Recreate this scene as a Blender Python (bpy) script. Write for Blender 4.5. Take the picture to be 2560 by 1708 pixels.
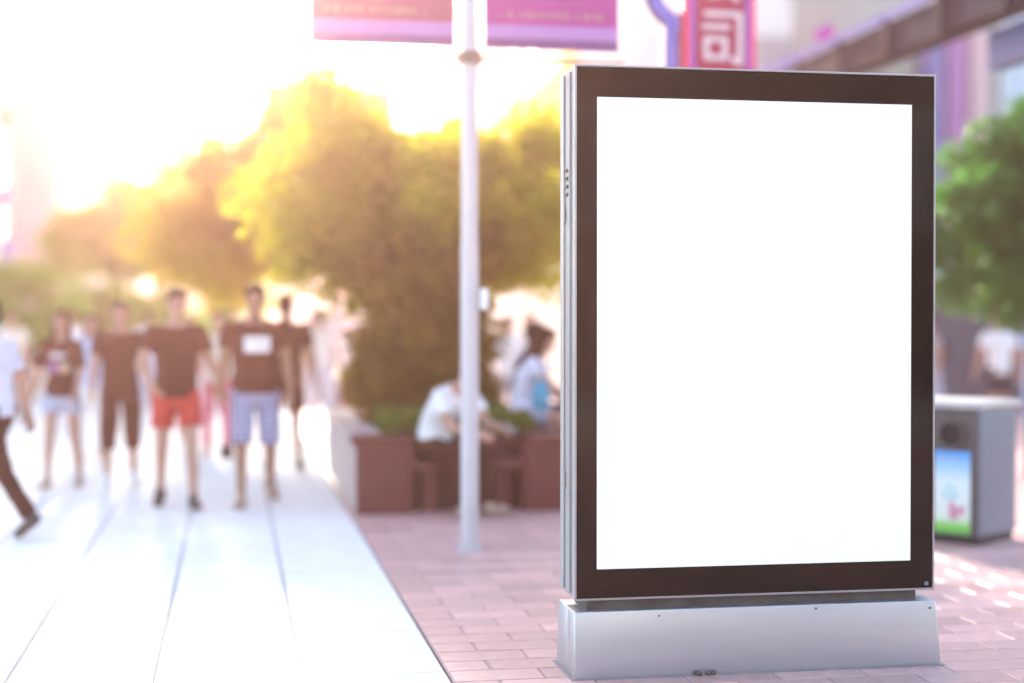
import bpy, bmesh, math, random
import numpy as np
from mathutils import Vector, Matrix, noise
from mathutils.bvhtree import BVHTree

random.seed(7)
RNG = np.random.default_rng(11)
R = math.radians
scene = bpy.context.scene
COL = scene.collection
for o in list(bpy.data.objects):
    bpy.data.objects.remove(o)

# ------------------------------------------------------------------ camera
CAM_H = 1.55
YAW = R(10.2)
F = 3900.0                      # focal length in photograph pixels (2560 wide)
HZ = 800.0                      # horizon row in the photograph
cam_d = bpy.data.cameras.new('camera')
cam = bpy.data.objects.new('camera', cam_d)
COL.objects.link(cam)
cam.location = (0, 0, CAM_H)
fwd = Vector((math.sin(YAW), math.cos(YAW), -54.0 / F))
cam.rotation_euler = fwd.to_track_quat('-Z', 'Y').to_euler()
cam_d.sensor_width = 36.0
cam_d.lens = 36.0 * F / 2560.0
cam_d.clip_start = 0.1
cam_d.clip_end = 2000.0
cam_d.dof.use_dof = True
cam_d.dof.focus_distance = 6.80
cam_d.dof.aperture_fstop = 0.54
cam_d.dof.aperture_blades = 0
scene.camera = cam

# ------------------------------------------------------------------ sky, sun, exposure
SUN_EL = R(18.5)
SUN_AZ = R(4.8)                 # to the left of the street axis (+Y)
w = bpy.data.worlds.new('World')
scene.world = w
w.use_nodes = True
nt = w.node_tree
bg = nt.nodes['Background']
sky = nt.nodes.new('ShaderNodeTexSky')
sky.sky_type = 'NISHITA'
sky.sun_disc = False
sky.sun_elevation = SUN_EL
sky.sun_rotation = -SUN_AZ
sky.air_density = 1.0
sky.dust_density = 1.2
sky.ozone_density = 0.2
nt.links.new(sky.outputs[0], bg.inputs[0])
bg.inputs[1].default_value = 0.15

sun_d = bpy.data.lights.new('sun', 'SUN')
sun_d.energy = 3.5
sun_d.angle = R(6)
sun_d.color = (1.0, 0.80, 0.66)
sun = bpy.data.objects.new('sun', sun_d)
COL.objects.link(sun)
svec = Vector((-math.sin(SUN_AZ) * math.cos(SUN_EL), math.cos(SUN_AZ) * math.cos(SUN_EL), math.sin(SUN_EL)))
sun.rotation_euler = (-svec).to_track_quat('-Z', 'Y').to_euler()
sun.location = (0, 0, 30)

scene.view_settings.view_transform = 'Standard'
scene.view_settings.look = 'None'
scene.view_settings.gamma = 1.0
scene.view_settings.use_curve_mapping = False
scene.view_settings.exposure = 2.45
HAZE_DENSITY = 0.0037
HAZE_COLOR = (1.0, 0.56, 0.46)
HAZE_G = 0.86

scene.cycles.use_denoising = True
scene.cycles.max_bounces = 6
scene.cycles.volume_bounces = 1
scene.cycles.transparent_max_bounces = 8
scene.cycles.sample_clamp_indirect = 6.0


# ------------------------------------------------------------------ helpers
def wx(px, d):
    """world x, y of a photograph column at camera depth d"""
    r = (px - 1280.0) / F
    return (d * (math.sin(YAW) + math.cos(YAW) * r), d * (math.cos(YAW) - math.sin(YAW) * r))


def wz(py, d):
    return CAM_H + (HZ - py) / F * d


def inp(node, name, val):
    if name in node.inputs:
        node.inputs[name].default_value = val


MATS = {}


def mat(name, col, rough=0.6, metal=0.0, var=0.06, scale=8.0, bump=0.0, bscale=60.0, spec=0.5, objvar=0.0,
        col2=None, emit=None, estr=0.0, coat=0.0, stretch=None):
    if name in MATS:
        return MATS[name]
    m = bpy.data.materials.new(name)
    m.use_nodes = True
    t = m.node_tree
    b = t.nodes['Principled BSDF']
    inp(b, 'Roughness', rough)
    inp(b, 'Metallic', metal)
    inp(b, 'Specular IOR Level', spec)
    inp(b, 'Coat Weight', coat)
    c = (col[0], col[1], col[2], 1.0)
    c2 = tuple(max(0, x * (1 - var * 2)) for x in col) if col2 is None else col2
    tc = t.nodes.new('ShaderNodeTexCoord')
    src = tc.outputs['Object']
    if stretch:
        mp = t.nodes.new('ShaderNodeMapping')
        mp.inputs['Scale'].default_value = stretch
        t.links.new(src, mp.inputs[0])
        src = mp.outputs[0]
    nz = t.nodes.new('ShaderNodeTexNoise')
    nz.inputs['Scale'].default_value = scale
    nz.inputs['Detail'].default_value = 6.0
    t.links.new(src, nz.inputs['Vector'])
    rp = t.nodes.new('ShaderNodeValToRGB')
    rp.color_ramp.elements[0].position = 0.3
    rp.color_ramp.elements[1].position = 0.7
    rp.color_ramp.elements[0].color = (c2[0], c2[1], c2[2], 1)
    rp.color_ramp.elements[1].color = c
    t.links.new(nz.outputs['Fac'], rp.inputs[0])
    out = rp.outputs[0]
    if objvar > 0:
        oi = t.nodes.new('ShaderNodeObjectInfo')
        mr = t.nodes.new('ShaderNodeMapRange')
        mr.inputs['To Min'].default_value = 1 - objvar
        mr.inputs['To Max'].default_value = 1 + objvar
        t.links.new(oi.outputs['Random'], mr.inputs['Value'])
        hs = t.nodes.new('ShaderNodeHueSaturation')
        t.links.new(mr.outputs[0], hs.inputs['Value'])
        t.links.new(out, hs.inputs['Color'])
        out = hs.outputs[0]
    t.links.new(out, b.inputs['Base Color'])
    if bump > 0:
        n2 = t.nodes.new('ShaderNodeTexNoise')
        n2.inputs['Scale'].default_value = bscale
        n2.inputs['Detail'].default_value = 4.0
        t.links.new(src, n2.inputs['Vector'])
        bp = t.nodes.new('ShaderNodeBump')
        bp.inputs['Strength'].default_value = bump
        bp.inputs['Distance'].default_value = 0.01
        t.links.new(n2.outputs['Fac'], bp.inputs['Height'])
        t.links.new(bp.outputs[0], b.inputs['Normal'])
    if emit is not None:
        inp(b, 'Emission Color', (emit[0], emit[1], emit[2], 1))
        inp(b, 'Emission Strength', estr)
    MATS[name] = m
    return m


def leaf_mat(name, dark, light, trans, tw=0.45):
    if name in MATS:
        return MATS[name]
    m = bpy.data.materials.new(name)
    m.use_nodes = True
    t = m.node_tree
    b = t.nodes['Principled BSDF']
    out = t.nodes['Material Output']
    g = t.nodes.new('ShaderNodeNewGeometry')
    rp = t.nodes.new('ShaderNodeValToRGB')
    rp.color_ramp.elements[0].color = (*dark, 1)
    rp.color_ramp.elements[1].color = (*light, 1)
    t.links.new(g.outputs['Random Per Island'], rp.inputs[0])
    t.links.new(rp.outputs[0], b.inputs['Base Color'])
    inp(b, 'Roughness', 0.5)
    inp(b, 'Specular IOR Level', 0.3)
    tr = t.nodes.new('ShaderNodeBsdfTranslucent')
    mx = t.nodes.new('ShaderNodeMixRGB')
    mx.blend_type = 'MIX'
    mx.inputs[0].default_value = 0.75
    mx.inputs[2].default_value = (*trans, 1)
    t.links.new(rp.outputs[0], mx.inputs[1])
    t.links.new(mx.outputs[0], tr.inputs[0])
    ms = t.nodes.new('ShaderNodeMixShader')
    ms.inputs[0].default_value = tw
    t.links.new(b.outputs[0], ms.inputs[1])
    t.links.new(tr.outputs[0], ms.inputs[2])
    t.links.new(ms.outputs[0], out.inputs[0])
    MATS[name] = m
    return m


def mesh_from(name, verts, faces, m=None, smooth=False):
    me = bpy.data.meshes.new(name)
    me.from_pydata([tuple(v) for v in verts], [], [tuple(f) for f in faces])
    me.update()
    if m is not None:
        me.materials.append(m)
    if smooth:
        me.polygons.foreach_set('use_smooth', [True] * len(me.polygons))
    return me


def link(name, me, parent=None, loc=None, rotz=None):
    o = bpy.data.objects.new(name, me)
    COL.objects.link(o)
    if parent is not None:
        o.parent = parent
    if loc is not None:
        o.location = loc
    if rotz is not None:
        o.rotation_euler = (0, 0, rotz)
    return o


def tag(o, label=None, cat=None, group=None, kind=None):
    if label:
        o['label'] = label
    if cat:
        o['category'] = cat
    if group:
        o['group'] = group
    if kind:
        o['kind'] = kind
    return o


def thing(name, label, cat, loc=(0, 0, 0), rotz=0.0, group=None):
    o = link(name, None, None, loc, rotz)
    o.empty_display_size = 0.2
    return tag(o, label, cat, group)


class Geo:
    def __init__(self):
        self.v = []
        self.f = []

    def add(self, verts, faces):
        b = len(self.v)
        self.v += [tuple(p) for p in verts]
        self.f += [tuple(i + b for i in q) for q in faces]
        return self

    def box(self, x0, x1, y0, y1, z0, z1, bev=0.0):
        if bev <= 0:
            v = [(x, y, z) for z in (z0, z1) for y in (y0, y1) for x in (x0, x1)]
            f = [(0, 2, 3, 1), (4, 5, 7, 6), (0, 1, 5, 4), (1, 3, 7, 5), (3, 2, 6, 7), (2, 0, 4, 6)]
            return self.add(v, f)
        bm = bmesh.new()
        bmesh.ops.create_cube(bm, size=1.0)
        for q in bm.verts:
            q.co = Vector(((x0 + x1) / 2 + q.co.x * (x1 - x0), (y0 + y1) / 2 + q.co.y * (y1 - y0),
                           (z0 + z1) / 2 + q.co.z * (z1 - z0)))
        bmesh.ops.bevel(bm, geom=list(bm.edges), offset=bev, segments=2, affect='EDGES', profile=0.6)
        self.add([q.co[:] for q in bm.verts], [[q.index for q in fc.verts] for fc in bm.faces])
        bm.free()
        return self

    def ring_loft(self, rings, close=False):
        """rings: lists of points of equal length"""
        n = len(rings[0])
        v = [p for r in rings for p in r]
        f = []
        m = len(rings)
        for i in range(m - 1 if not close else m):
            a, b = i * n, ((i + 1) % m) * n
            for k in range(n):
                k2 = (k + 1) % n
                f.append((a + k, a + k2, b + k2, b + k))
        if not close:
            f.append(tuple(reversed(range(n))))
            f.append(tuple(range((m - 1) * n, m * n)))
        return self.add(v, f)

    def tube(self, pts, radii, n=10):
        rings = []
        pts = [Vector(p) for p in pts]
        for i, p in enumerate(pts):
            d = (pts[min(i + 1, len(pts) - 1)] - pts[max(i - 1, 0)]).normalized()
            ref = Vector((0, 0, 1)) if abs(d.z) < 0.9 else Vector((1, 0, 0))
            u = d.cross(ref).normalized()
            q = u.cross(d).normalized()
            r = radii[i] if hasattr(radii, '__len__') else radii
            rings.append([p + (u * math.cos(a) + q * math.sin(a)) * r for a in [2 * math.pi * k / n for k in range(n)]])
        return self.ring_loft(rings)

    def capsule(self, p0, r0, p1, r1, n=12):
        p0, p1 = Vector(p0), Vector(p1)
        d = p1 - p0
        d = d.normalized() if d.length > 1e-6 else Vector((0, 0, 1))
        ref = Vector((0, 0, 1)) if abs(d.z) < 0.9 else Vector((1, 0, 0))
        u = d.cross(ref).normalized()
        q = u.cross(d).normalized()
        rings = []
        for c, r, a0, a1 in ((p0, r0, -88, 0), (p1, r1, 0, 88)):
            for k in range(4):
                a = R(a0 + (a1 - a0) * k / 3)
                cc = c + d * (r * math.sin(a))
                rr = max(r * math.cos(a), 1e-4)
                rings.append([cc + (u * math.cos(t) + q * math.sin(t)) * rr for t in [2 * math.pi * j / n for j in range(n)]])
        return self.ring_loft(rings)

    def ellipsoid(self, c, ax, ay, az, n=16, m=10):
        """ax, ay, az: half-axis vectors"""
        c, ax, ay, az = Vector(c), Vector(ax), Vector(ay), Vector(az)
        rings = []
        for i in range(m + 1):
            a = R(-89 + 178 * i / m)
            rings.append([c + az * math.sin(a) + (ax * math.cos(t) + ay * math.sin(t)) * math.cos(a)
                          for t in [2 * math.pi * j / n for j in range(n)]])
        return self.ring_loft(rings)

    def build(self, name, m, parent=None, smooth=False, loc=None, rotz=None):
        return link(name, mesh_from(name, self.v, self.f, m, smooth), parent, loc, rotz)


def smooth_by_angle(o, ang=35):
    me = o.data
    me.polygons.foreach_set('use_smooth', [True] * len(me.polygons))
    bm = bmesh.new()
    bm.from_mesh(me)
    for e in bm.edges:
        if len(e.link_faces) == 2 and e.calc_face_angle(0) > R(ang):
            e.smooth = False
    bm.to_mesh(me)
    bm.free()
    return o


def remeshed(geo, vox, smooth=2, wob=0.0, wscale=9.0):
    me = mesh_from('temp', geo.v, geo.f)
    o = bpy.data.objects.new('temp', me)
    COL.objects.link(o)
    md = o.modifiers.new('r', 'REMESH')
    md.mode = 'VOXEL'
    md.voxel_size = vox
    if smooth:
        sm = o.modifiers.new('s', 'SMOOTH')
        sm.factor = 0.5
        sm.iterations = smooth
    dg = bpy.context.evaluated_depsgraph_get()
    dg.update()
    res = bpy.data.meshes.new_from_object(o.evaluated_get(dg))
    bpy.data.objects.remove(o)
    bpy.data.meshes.remove(me)
    if wob > 0:
        n = len(res.vertices)
        co = np.empty(n * 3)
        nr = np.empty(n * 3)
        res.vertices.foreach_get('co', co)
        res.vertices.foreach_get('normal', nr)
        co = co.reshape(-1, 3)
        nr = nr.reshape(-1, 3)
        k = np.array([noise.noise(Vector((p[0] * wscale * 1.3, p[1] * wscale * 1.3, p[2] * wscale))) +
                      0.5 * noise.noise(Vector((p[0] * wscale * 2.7, p[1] * wscale * 2.7, p[2] * wscale * 1.6 + 7))) for p in co])
        co = co + nr * (k * wob)[:, None]
        res.vertices.foreach_set('co', co.ravel())
        res.update()
    res.polygons.foreach_set('use_smooth', [True] * len(res.polygons))
    return res


# ------------------------------------------------------------------ materials
M_tile = mat('pale_granite', (0.80, 0.755, 0.715), 0.6, var=0.05, scale=5, bump=0.05, bscale=120, objvar=0.04, spec=0.0)
M_joint = mat('grey_joint', (0.53, 0.50, 0.475), 0.9, var=0.1, scale=6)
M_paver = mat('red_paver', (0.64, 0.375, 0.35), 0.42, var=0.10, scale=14, bump=0.08, bscale=90, objvar=0.20)
M_sand = mat('paver_joint_sand', (0.50, 0.34, 0.33), 0.95, var=0.12, scale=10)
M_ground = mat('street_ground', (0.55, 0.53, 0.52), 0.8, var=0.08, scale=2)
M_alu = mat('brushed_aluminium', (0.40, 0.40, 0.425), 0.42, 0.85, var=0.05, scale=5, bump=0.02, bscale=200, stretch=(1, 1, 12))
M_alu2 = mat('dull_aluminium', (0.30, 0.30, 0.32), 0.5, 0.7, var=0.08, scale=6)
M_darkmetal = mat('dark_metal', (0.028, 0.028, 0.033), 0.5, 0.4, var=0.1, scale=6)
M_gap = mat('dirty_recess', (0.10, 0.095, 0.09), 0.7, 0.2, var=0.25, scale=9)
M_bezel = mat('black_glass', (0.002, 0.002, 0.002), 0.05, 0.0, var=0.0, spec=0.2)
M_panel = mat('backlit_white_panel', (0.30, 0.305, 0.31), 0.35, 0, var=0.0, emit=(0.94, 0.99, 1.0), estr=0.128)
M_pole = mat('grey_painted_pole', (0.50, 0.48, 0.53), 0.4, 0.2, var=0.04, scale=5)
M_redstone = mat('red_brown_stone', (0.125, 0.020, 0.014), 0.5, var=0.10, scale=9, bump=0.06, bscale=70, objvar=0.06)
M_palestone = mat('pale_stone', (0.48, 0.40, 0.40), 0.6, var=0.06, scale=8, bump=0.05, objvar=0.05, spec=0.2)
M_soil = mat('dark_soil', (0.07, 0.05, 0.035), 0.95, var=0.3, scale=20, bump=0.4, bscale=30)
M_bark = mat('brown_bark', (0.10, 0.05, 0.03), 0.95, spec=0.05, var=0.25, scale=14, bump=0.5, bscale=30, stretch=(3, 3, 0.6))
L_tree = leaf_mat('leaf_green', (0.05, 0.09, 0.014), (0.14, 0.20, 0.035), (0.50, 0.62, 0.05), 0.55)
L_far = leaf_mat('leaf_fresh_green', (0.04, 0.11, 0.02), (0.12, 0.26, 0.05), (0.40, 0.75, 0.06), 0.5)
L_olive = leaf_mat('leaf_glow_olive', (0.12, 0.105, 0.006), (0.28, 0.25, 0.012), (0.85, 0.80, 0.01), 0.58)  # warm glow mixed into the leaf colours
L_gold = leaf_mat('leaf_glow_gold', (0.14, 0.085, 0.006), (0.26, 0.18, 0.012), (0.80, 0.68, 0.01), 0.55)  # golden tone paints the backlight glow into the leaves
L_dark = leaf_mat('leaf_glow_brown', (0.13, 0.070, 0.006), (0.23, 0.145, 0.010), (0.50, 0.34, 0.01), 0.45)  # hedge leaves, orange glow painted in as brown
L_right = leaf_mat('leaf_deep_green', (0.014, 0.075, 0.022), (0.060, 0.19, 0.050), (0.14, 0.42, 0.04), 0.4)
L_cover = leaf_mat('leaf_yellow_green', (0.07, 0.085, 0.008), (0.14, 0.15, 0.018), (0.30, 0.38, 0.04), 0.45)

# ------------------------------------------------------------------ setting: ground, paving
ground = Geo().box(-110, 110, -40, 185, -0.40, -0.060).build('ground', M_ground)
tag(ground, 'pale ground sheet under the street and the buildings', kind='structure')

X_EDGE = 0.93
# --- white pavement of large slabs
pav = Geo().box(-9.0, X_EDGE - 0.004, -6.0, 120.0, -0.058, -0.016).build('pavement', M_joint)
tag(pav, 'white slab pavement of the pedestrian street', kind='structure')
TW, TL, J = 0.628, 0.94, 0.020


def slab_mesh(wd, ln, h, bev=0.004):
    x0, x1, y0, y1 = 0, wd, 0, ln
    v = [(x0, y0, 0), (x1, y0, 0), (x1, y1, 0), (x0, y1, 0),
         (x0, y0, h - bev), (x1, y0, h - bev), (x1, y1, h - bev), (x0, y1, h - bev),
         (x0 + bev, y0 + bev, h), (x1 - bev, y0 + bev, h), (x1 - bev, y1 - bev, h), (x0 + bev, y1 - bev, h)]
    f = [(0, 1, 5, 4), (1, 2, 6, 5), (2, 3, 7, 6), (3, 0, 4, 7), (4, 5, 9, 8), (5, 6, 10, 9), (6, 7, 11, 10), (7, 4, 8, 11), (8, 9, 10, 11)]
    return v, f


def in_view(x, y, margin=120):
    d = x * math.sin(YAW) + y * math.cos(YAW)
    if d < 1.0:
        return None
    r = (x * math.cos(YAW) - y * math.sin(YAW)) / d * F + 1280
    py = HZ + CAM_H / d * F
    if -margin < r < 2560 + margin and py < 1708 + 260:
        return d
    return None


def lay(parent, name, cells, size, h, z0, m, cap=290):
    """cells: (x, y) lower-left corners; nearest seen ones as parts, the others joined"""
    sv, sf = slab_mesh(size[0], size[1], h)
    me = mesh_from(name, sv, sf, m)
    seen, rest = [], []
    for (x, y) in cells:
        d = in_view(x + size[0] / 2, y + size[1] / 2)
        (seen if d else rest).append((d or 0, x, y))
    seen.sort()
    rest += seen[cap:]
    for d, x, y in seen[:cap]:
        o = link(name, me, parent, (x, y, z0 + random.uniform(-0.0012, 0.0012)))
        o.rotation_euler = (random.uniform(-.001, .001), random.uniform(-.001, .001), 0)
    if rest:
        g = Geo()
        for d, x, y in rest:
            g.add([(p[0] + x, p[1] + y, p[2] + z0) for p in sv], sf)
        o = g.build(name + '_field', m, parent)
        o['kind'] = 'stuff'


cells = []
for i in range(9):
    for k in range(60):
        cells.append((X_EDGE - (i + 1) * TW + J / 2, 2.1 + k * TL + (0 if i % 2 == 0 else TL * 0.5)))
lay(pav, 'slab', cells, (TW - J, TL - J), 0.026, -0.024, M_tile)

# --- red brick paved strip
M_PAVFLAT = M_sand
brk = Geo().box(X_EDGE + 0.004, 26.0, -6.0, 60.0, -0.058, -0.006).build('brick_pavement', M_sand)
tag(brk, 'red brick paved strip along the planters', kind='structure')
PW, PL = 0.40, 0.20
cells = []
for k in range(120):
    for i in range(34):
        x = X_EDGE + 0.01 + i * PW - (PW / 2 if k % 2 else 0)
        if x < X_EDGE:
            continue
        y = 3.0 + k * PL
        if 0.97 < x < 2.3 and 12.6 < y < 16.2:
            continue
        cells.append((x, y))
for k in range(1, 120, 2):      # half bricks at the border
    pass
lay(brk, 'brick', cells, (PW - 0.006, PL - 0.006), 0.022, -0.022, M_paver)
hb = Geo()
sv, sf = slab_mesh(PW / 2 - 0.012, PL - 0.010, 0.022)
for k in range(1, 120, 2):
    hb.add([(p[0] + X_EDGE + 0.008, p[1] + 3.0 + k * PL, p[2] - 0.022) for p in sv], sf)
o = hb.build('half_brick', M_paver, brk)
o['kind'] = 'stuff'


# ------------------------------------------------------------------ buildings
def window_on(b, axis, plane, a0, a1, z0, z1, fm, gm, depth=0.12, out=-1, mull=0):
    """axis 'y': window in a wall facing -y at y=plane; axis 'x': wall whose outward direction is out along x"""
    t = 0.10
    g = Geo()
    if axis == 'y':
        y0, y1 = plane - depth, plane + 0.02
        for (p0, p1, q0, q1) in ((a0, a1, z0, z0 + t), (a0, a1, z1 - t, z1), (a0, a0 + t, z0 + t, z1 - t), (a1 - t, a1, z0 + t, z1 - t)):
            g.box(p0, p1, y0, y1, q0, q1)
        for k in range(mull):
            xm = a0 + (a1 - a0) * (k + 1) / (mull + 1)
            g.box(xm - t / 3, xm + t / 3, y0 + 0.02, y1, z0 + t, z1 - t)
        f = g.build('window', fm, b)
        Geo().box(a0 + t, a1 - t, plane - 0.06, plane - 0.03, z0 + t, z1 - t).build('pane', gm, f)
    else:
        x0, x1 = sorted((plane - out * 0.02, plane + out * depth))
        for (p0, p1, q0, q1) in ((a0, a1, z0, z0 + t), (a0, a1, z1 - t, z1), (a0, a0 + t, z0 + t, z1 - t), (a1 - t, a1, z0 + t, z1 - t)):
            g.box(x0, x1, p0, p1, q0, q1)
        f = g.build('window', fm, b)
        xa, xb = sorted((plane + out * 0.03, plane + out * 0.06))
        Geo().box(xa, xb, a0 + t, a1 - t, z0 + t, z1 - t).build('pane', gm, f)
    return f


M_wall_white = mat('white_render', (0.80, 0.80, 0.83), 0.7, var=0.04, scale=1.2)
M_wall_pink = mat('pale_pink_cladding', (0.36, 0.25, 0.30), 0.6, var=0.04, scale=1.0)
M_wall_beige = mat('beige_stone', (0.40, 0.33, 0.26), 0.7, var=0.06, scale=1.5)
M_wall_grey = mat('grey_cladding', (0.42, 0.43, 0.46), 0.6, var=0.05, scale=1.0)
M_glass = mat('window_glass', (0.10, 0.13, 0.16), 0.06, var=0.1, scale=0.6)
M_glass_blue = mat('pale_blue_glass', (0.30, 0.38, 0.48), 0.1, var=0.1, scale=0.8)
M_frame = mat('light_window_frame', (0.55, 0.55, 0.57), 0.5, var=0.04)
M_cornice = mat('orange_cornice', (0.52, 0.27, 0.12), 0.6, var=0.08, scale=3)
M_green_glass = mat('green_grey_glazing', (0.13, 0.18, 0.165), 0.2, var=0.15, scale=1.5)


def put(b, name, m, *box):
    return Geo().box(*box).build(name, m, b)


# left: near corner of a shop building, with projecting signs
b = thing('shop_building', 'white shop building with projecting signs at the left edge', 'building', (-11, 37, 0))
b.location = (0, 0, 0)
put(b, 'wall', M_wall_white, -18, -6.05, 31, 45, -0.05, 21)
for z in (3.6, 7.4, 11.2, 15.0):
    for y in (32.0, 35.4, 38.8, 42.0):
        window_on(b, 'x', -6.05, y, y + 2.4, z, z + 2.5, M_frame, M_glass_blue, 0.12, 1)
put(b, 'cornice', M_wall_grey, -18, -5.8, 30.9, 45.1, 20.6, 20.95)
for (y, z, c, nm) in ((42.6, 6.55, (0.75, 0.10, 0.10), 'sign_red'), (43.4, 3.1, (0.20, 0.25, 0.75), 'sign_blue'),
                      (42.9, 4.5, (0.70, 0.12, 0.55), 'sign_magenta')):
    g = Geo().box(-6.02, -5.72, y, y + 0.2, z, z + 0.62, 0.02)
    s = g.build('projecting_sign', mat(nm, c, 0.4, var=0.03), b)
    s['label'] = 'small ' + nm[5:] + ' projecting sign'

# left: pale pink pier building receding along the street
b = thing('office_building', 'tall pale pink building with a broad blank end wall behind the left trees', 'building')
put(b, 'wall', M_wall_pink, -20, -6.3, 60, 99, -0.05, 24)
for k in range(14):                      # cladding bands of the end wall
    put(b, 'cladding_panel', M_wall_pink, -8.0, -6.3, 59.94, 59.99, 1.6 * k + 0.1, 1.6 * k + 1.64)
for z in [2.2 + 3.1 * k for k in range(7)]:
    for y in [62 + 4.1 * k for k in range(9)]:
        window_on(b, 'x', -6.3, y, y + 2.9, z, z + 2.0, M_frame, M_glass_blue, 0.15, 1)
put(b, 'parapet', M_wall_grey, -20.1, -6.2, 59.9, 99.1, 24, 24.4)

b = thing('tower_block', 'distant pale tower above the pale green street tree', 'building')
put(b, 'wall', M_wall_pink, -7.3, -3.9, 139, 150, -0.05, 20.6)
for z in [2 + 2.6 * k for k in range(7)]:
    for x in (-7.0, -5.4):
        window_on(b, 'y', 139, x, x + 1.2, z, z + 1.6, M_frame, M_glass_blue)
put(b, 'roof_cap', M_wall_grey, -6.6, -4.6, 140, 148, 20.6, 21.6)
b = thing('distant_building', 'distant pinkish building with a magenta roof band beside the pale tower', 'building')
put(b, 'wall', M_wall_pink, -3.6, -0.6, 146, 156, -0.05, 18.2)
put(b, 'roof_band', mat('magenta_band', (0.6, 0.25, 0.45), 0.5), -3.65, -0.55, 145.9, 156.1, 18.2, 19.6)
for z in [2 + 2.6 * k for k in range(6)]:
    for x in (-3.3, -2.0):
        window_on(b, 'y', 146, x, x + 1.0, z, z + 1.6, M_frame, M_glass_blue)
b = thing('street_end_building', 'wide pale building closing the far end of the street', 'building')
put(b, 'wall', M_wall_white, -12, 16, 168, 178, -0.05, 13)
for z in (2.0, 5.2, 8.4):
    for k in range(9):
        window_on(b, 'y', 168, -11 + 3 * k, -9.2 + 3 * k, z, z + 2, M_frame, M_glass_blue)
put(b, 'parapet', M_wall_grey, -12.1, 16.1, 167.9, 178.1, 13, 13.4)

# right: beige and white corner building behind the neon sign
b = thing('corner_building', 'white fronted corner building with beige side and orange cornice behind the neon sign', 'building')
put(b, 'wall', M_wall_white, 8.55, 15.05, 38, 49, -0.05, 22)
put(b, 'side_cladding', M_wall_beige, 8.47, 8.545, 38.02, 49, 0.2, 21.8)
put(b, 'cornice', M_cornice, 7.95, 8.46, 38.0, 49.0, 7.7, 8.25)
put(b, 'lower_cladding', M_wall_grey, 8.40, 8.465, 38.02, 49, 0.2, 5.0)
g = Geo().box(7.92, 8.4, 37.6, 37.96, 7.75, 8.2, 0.03)
s = g.build('yellow_lamp_box', mat('yellow_plastic', (0.8, 0.5, 0.08), 0.4, emit=(1, .6, .1), estr=0.08), b)
for z in (4.2, 8.6, 12.2, 15.8):
    for y in (39.4, 42.6, 45.8):
        window_on(b, 'x', 8.47, y, y + 1.9, z, z + 2.0, M_frame, M_glass_blue, 0.14, -1)
for x in (9.6, 11.4):
    for z in (3.2, 6.6, 11.2, 15.2):
        window_on(b, 'y', 38, x, x + 1.5, z, z + 2.3, M_frame, M_glass_blue, mull=1)
put(b, 'blue_glazing', M_glass_blue, 13.05, 14.45, 37.92, 37.99, 7.9, 8.75)
put(b, 'wall_plaque', mat('grey_plaque', (0.45, 0.47, 0.52), 0.5), 9.75, 10.05, 37.85, 37.99, 8.05, 8.55)
g = Geo()
for k in range(16):
    g.box(13.0 + 0.12 * k, 13.02 + 0.12 * k, 37.80, 37.82, 7.1, 7.75)
g.box(12.95, 14.9, 37.79, 37.83, 7.75, 7.8)
g.box(12.95, 14.9, 37.79, 37.83, 7.05, 7.1)
g.box(12.95, 12.99, 37.82, 38.0, 7.05, 7.1)
g.box(14.86, 14.9, 37.82, 38.0, 7.05, 7.1)
o = g.build('balcony_railing', M_darkmetal, b)
o['kind'] = 'stuff'
b = thing('white_building', 'white building with a pink hanging sign beyond the beige corner building', 'building')
put(b, 'wall', M_wall_white, 8.7, 18, 50, 66, -0.05, 20)
for z in (3.0, 6.8, 13.5):
    for k in range(4):
        window_on(b, 'x', 8.7, 51.5 + 3.6 * k, 53.8 + 3.6 * k, z, z + 2.2, M_frame, M_glass_blue, 0.12, -1)
s = Geo().box(7.75, 8.65, 53.2, 53.45, 9.5, 11.0, 0.03).build('hanging_sign', mat('pink_sign', (0.70, 0.22, 0.45), 0.4), b)
put(b, 'sign_bracket', M_darkmetal, 8.2, 8.69, 53.28, 53.36, 11.0, 11.08)
put(b, 'parapet', M_wall_grey, 8.6, 18.1, 49.95, 66.1, 20, 20.4)

# right: shop with coloured signs and pale glazing, behind the right tree
b = thing('optician_shop', 'shop front with red and blue sign boards and green glazing behind the right tree', 'shop')
put(b, 'wall', mat('pale_green_wall', (0.30, 0.35, 0.35), 0.6, var=0.05, scale=2), 11.9, 14.1, 30, 40, -0.05, 6.7)
put(b, 'wall', MATS['pale_green_wall'], 14.102, 24, 30, 40, -0.05, 12)
for k in range(3):
    put(b, 'glazing_panel', M_green_glass, 11.95 + 0.62 * k, 12.5 + 0.62 * k, 29.90, 29.985, 5.9, 7.1)
put(b, 'red_sign_board', mat('red_board', (0.32, 0.03, 0.035), 0.4), 11.9, 13.75, 29.72, 29.98, 5.45, 5.88)
sb = put(b, 'blue_sign_board', mat('blue_board', (0.05, 0.06, 0.20), 0.4), 11.9, 13.75, 29.72, 29.98, 4.75, 5.42)
cu = bpy.data.curves.new('lettering', 'FONT')
cu.body = 'OPTIC'
cu.size = 0.46
cu.extrude = 0.02
tmp = bpy.data.objects.new('temp', cu)
COL.objects.link(tmp)
dg = bpy.context.evaluated_depsgraph_get()
tm = bpy.data.meshes.new_from_object(tmp.evaluated_get(dg))
bpy.data.objects.remove(tmp)
tm.materials.clear()
tm.materials.append(mat('pale_lettering', (0.30, 0.36, 0.42), 0.4, emit=(0.6, 0.75, 0.85), estr=0.03))
lo = link('lettering', tm, sb, (12.22, 29.69, 4.92))
lo.rotation_euler = (R(90), 0, 0)
put(b, 'stripe_board', mat('blue_stripe', (0.05, 0.07, 0.32), 0.4), 11.9, 13.6, 29.75, 29.98, 4.45, 4.70)
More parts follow.
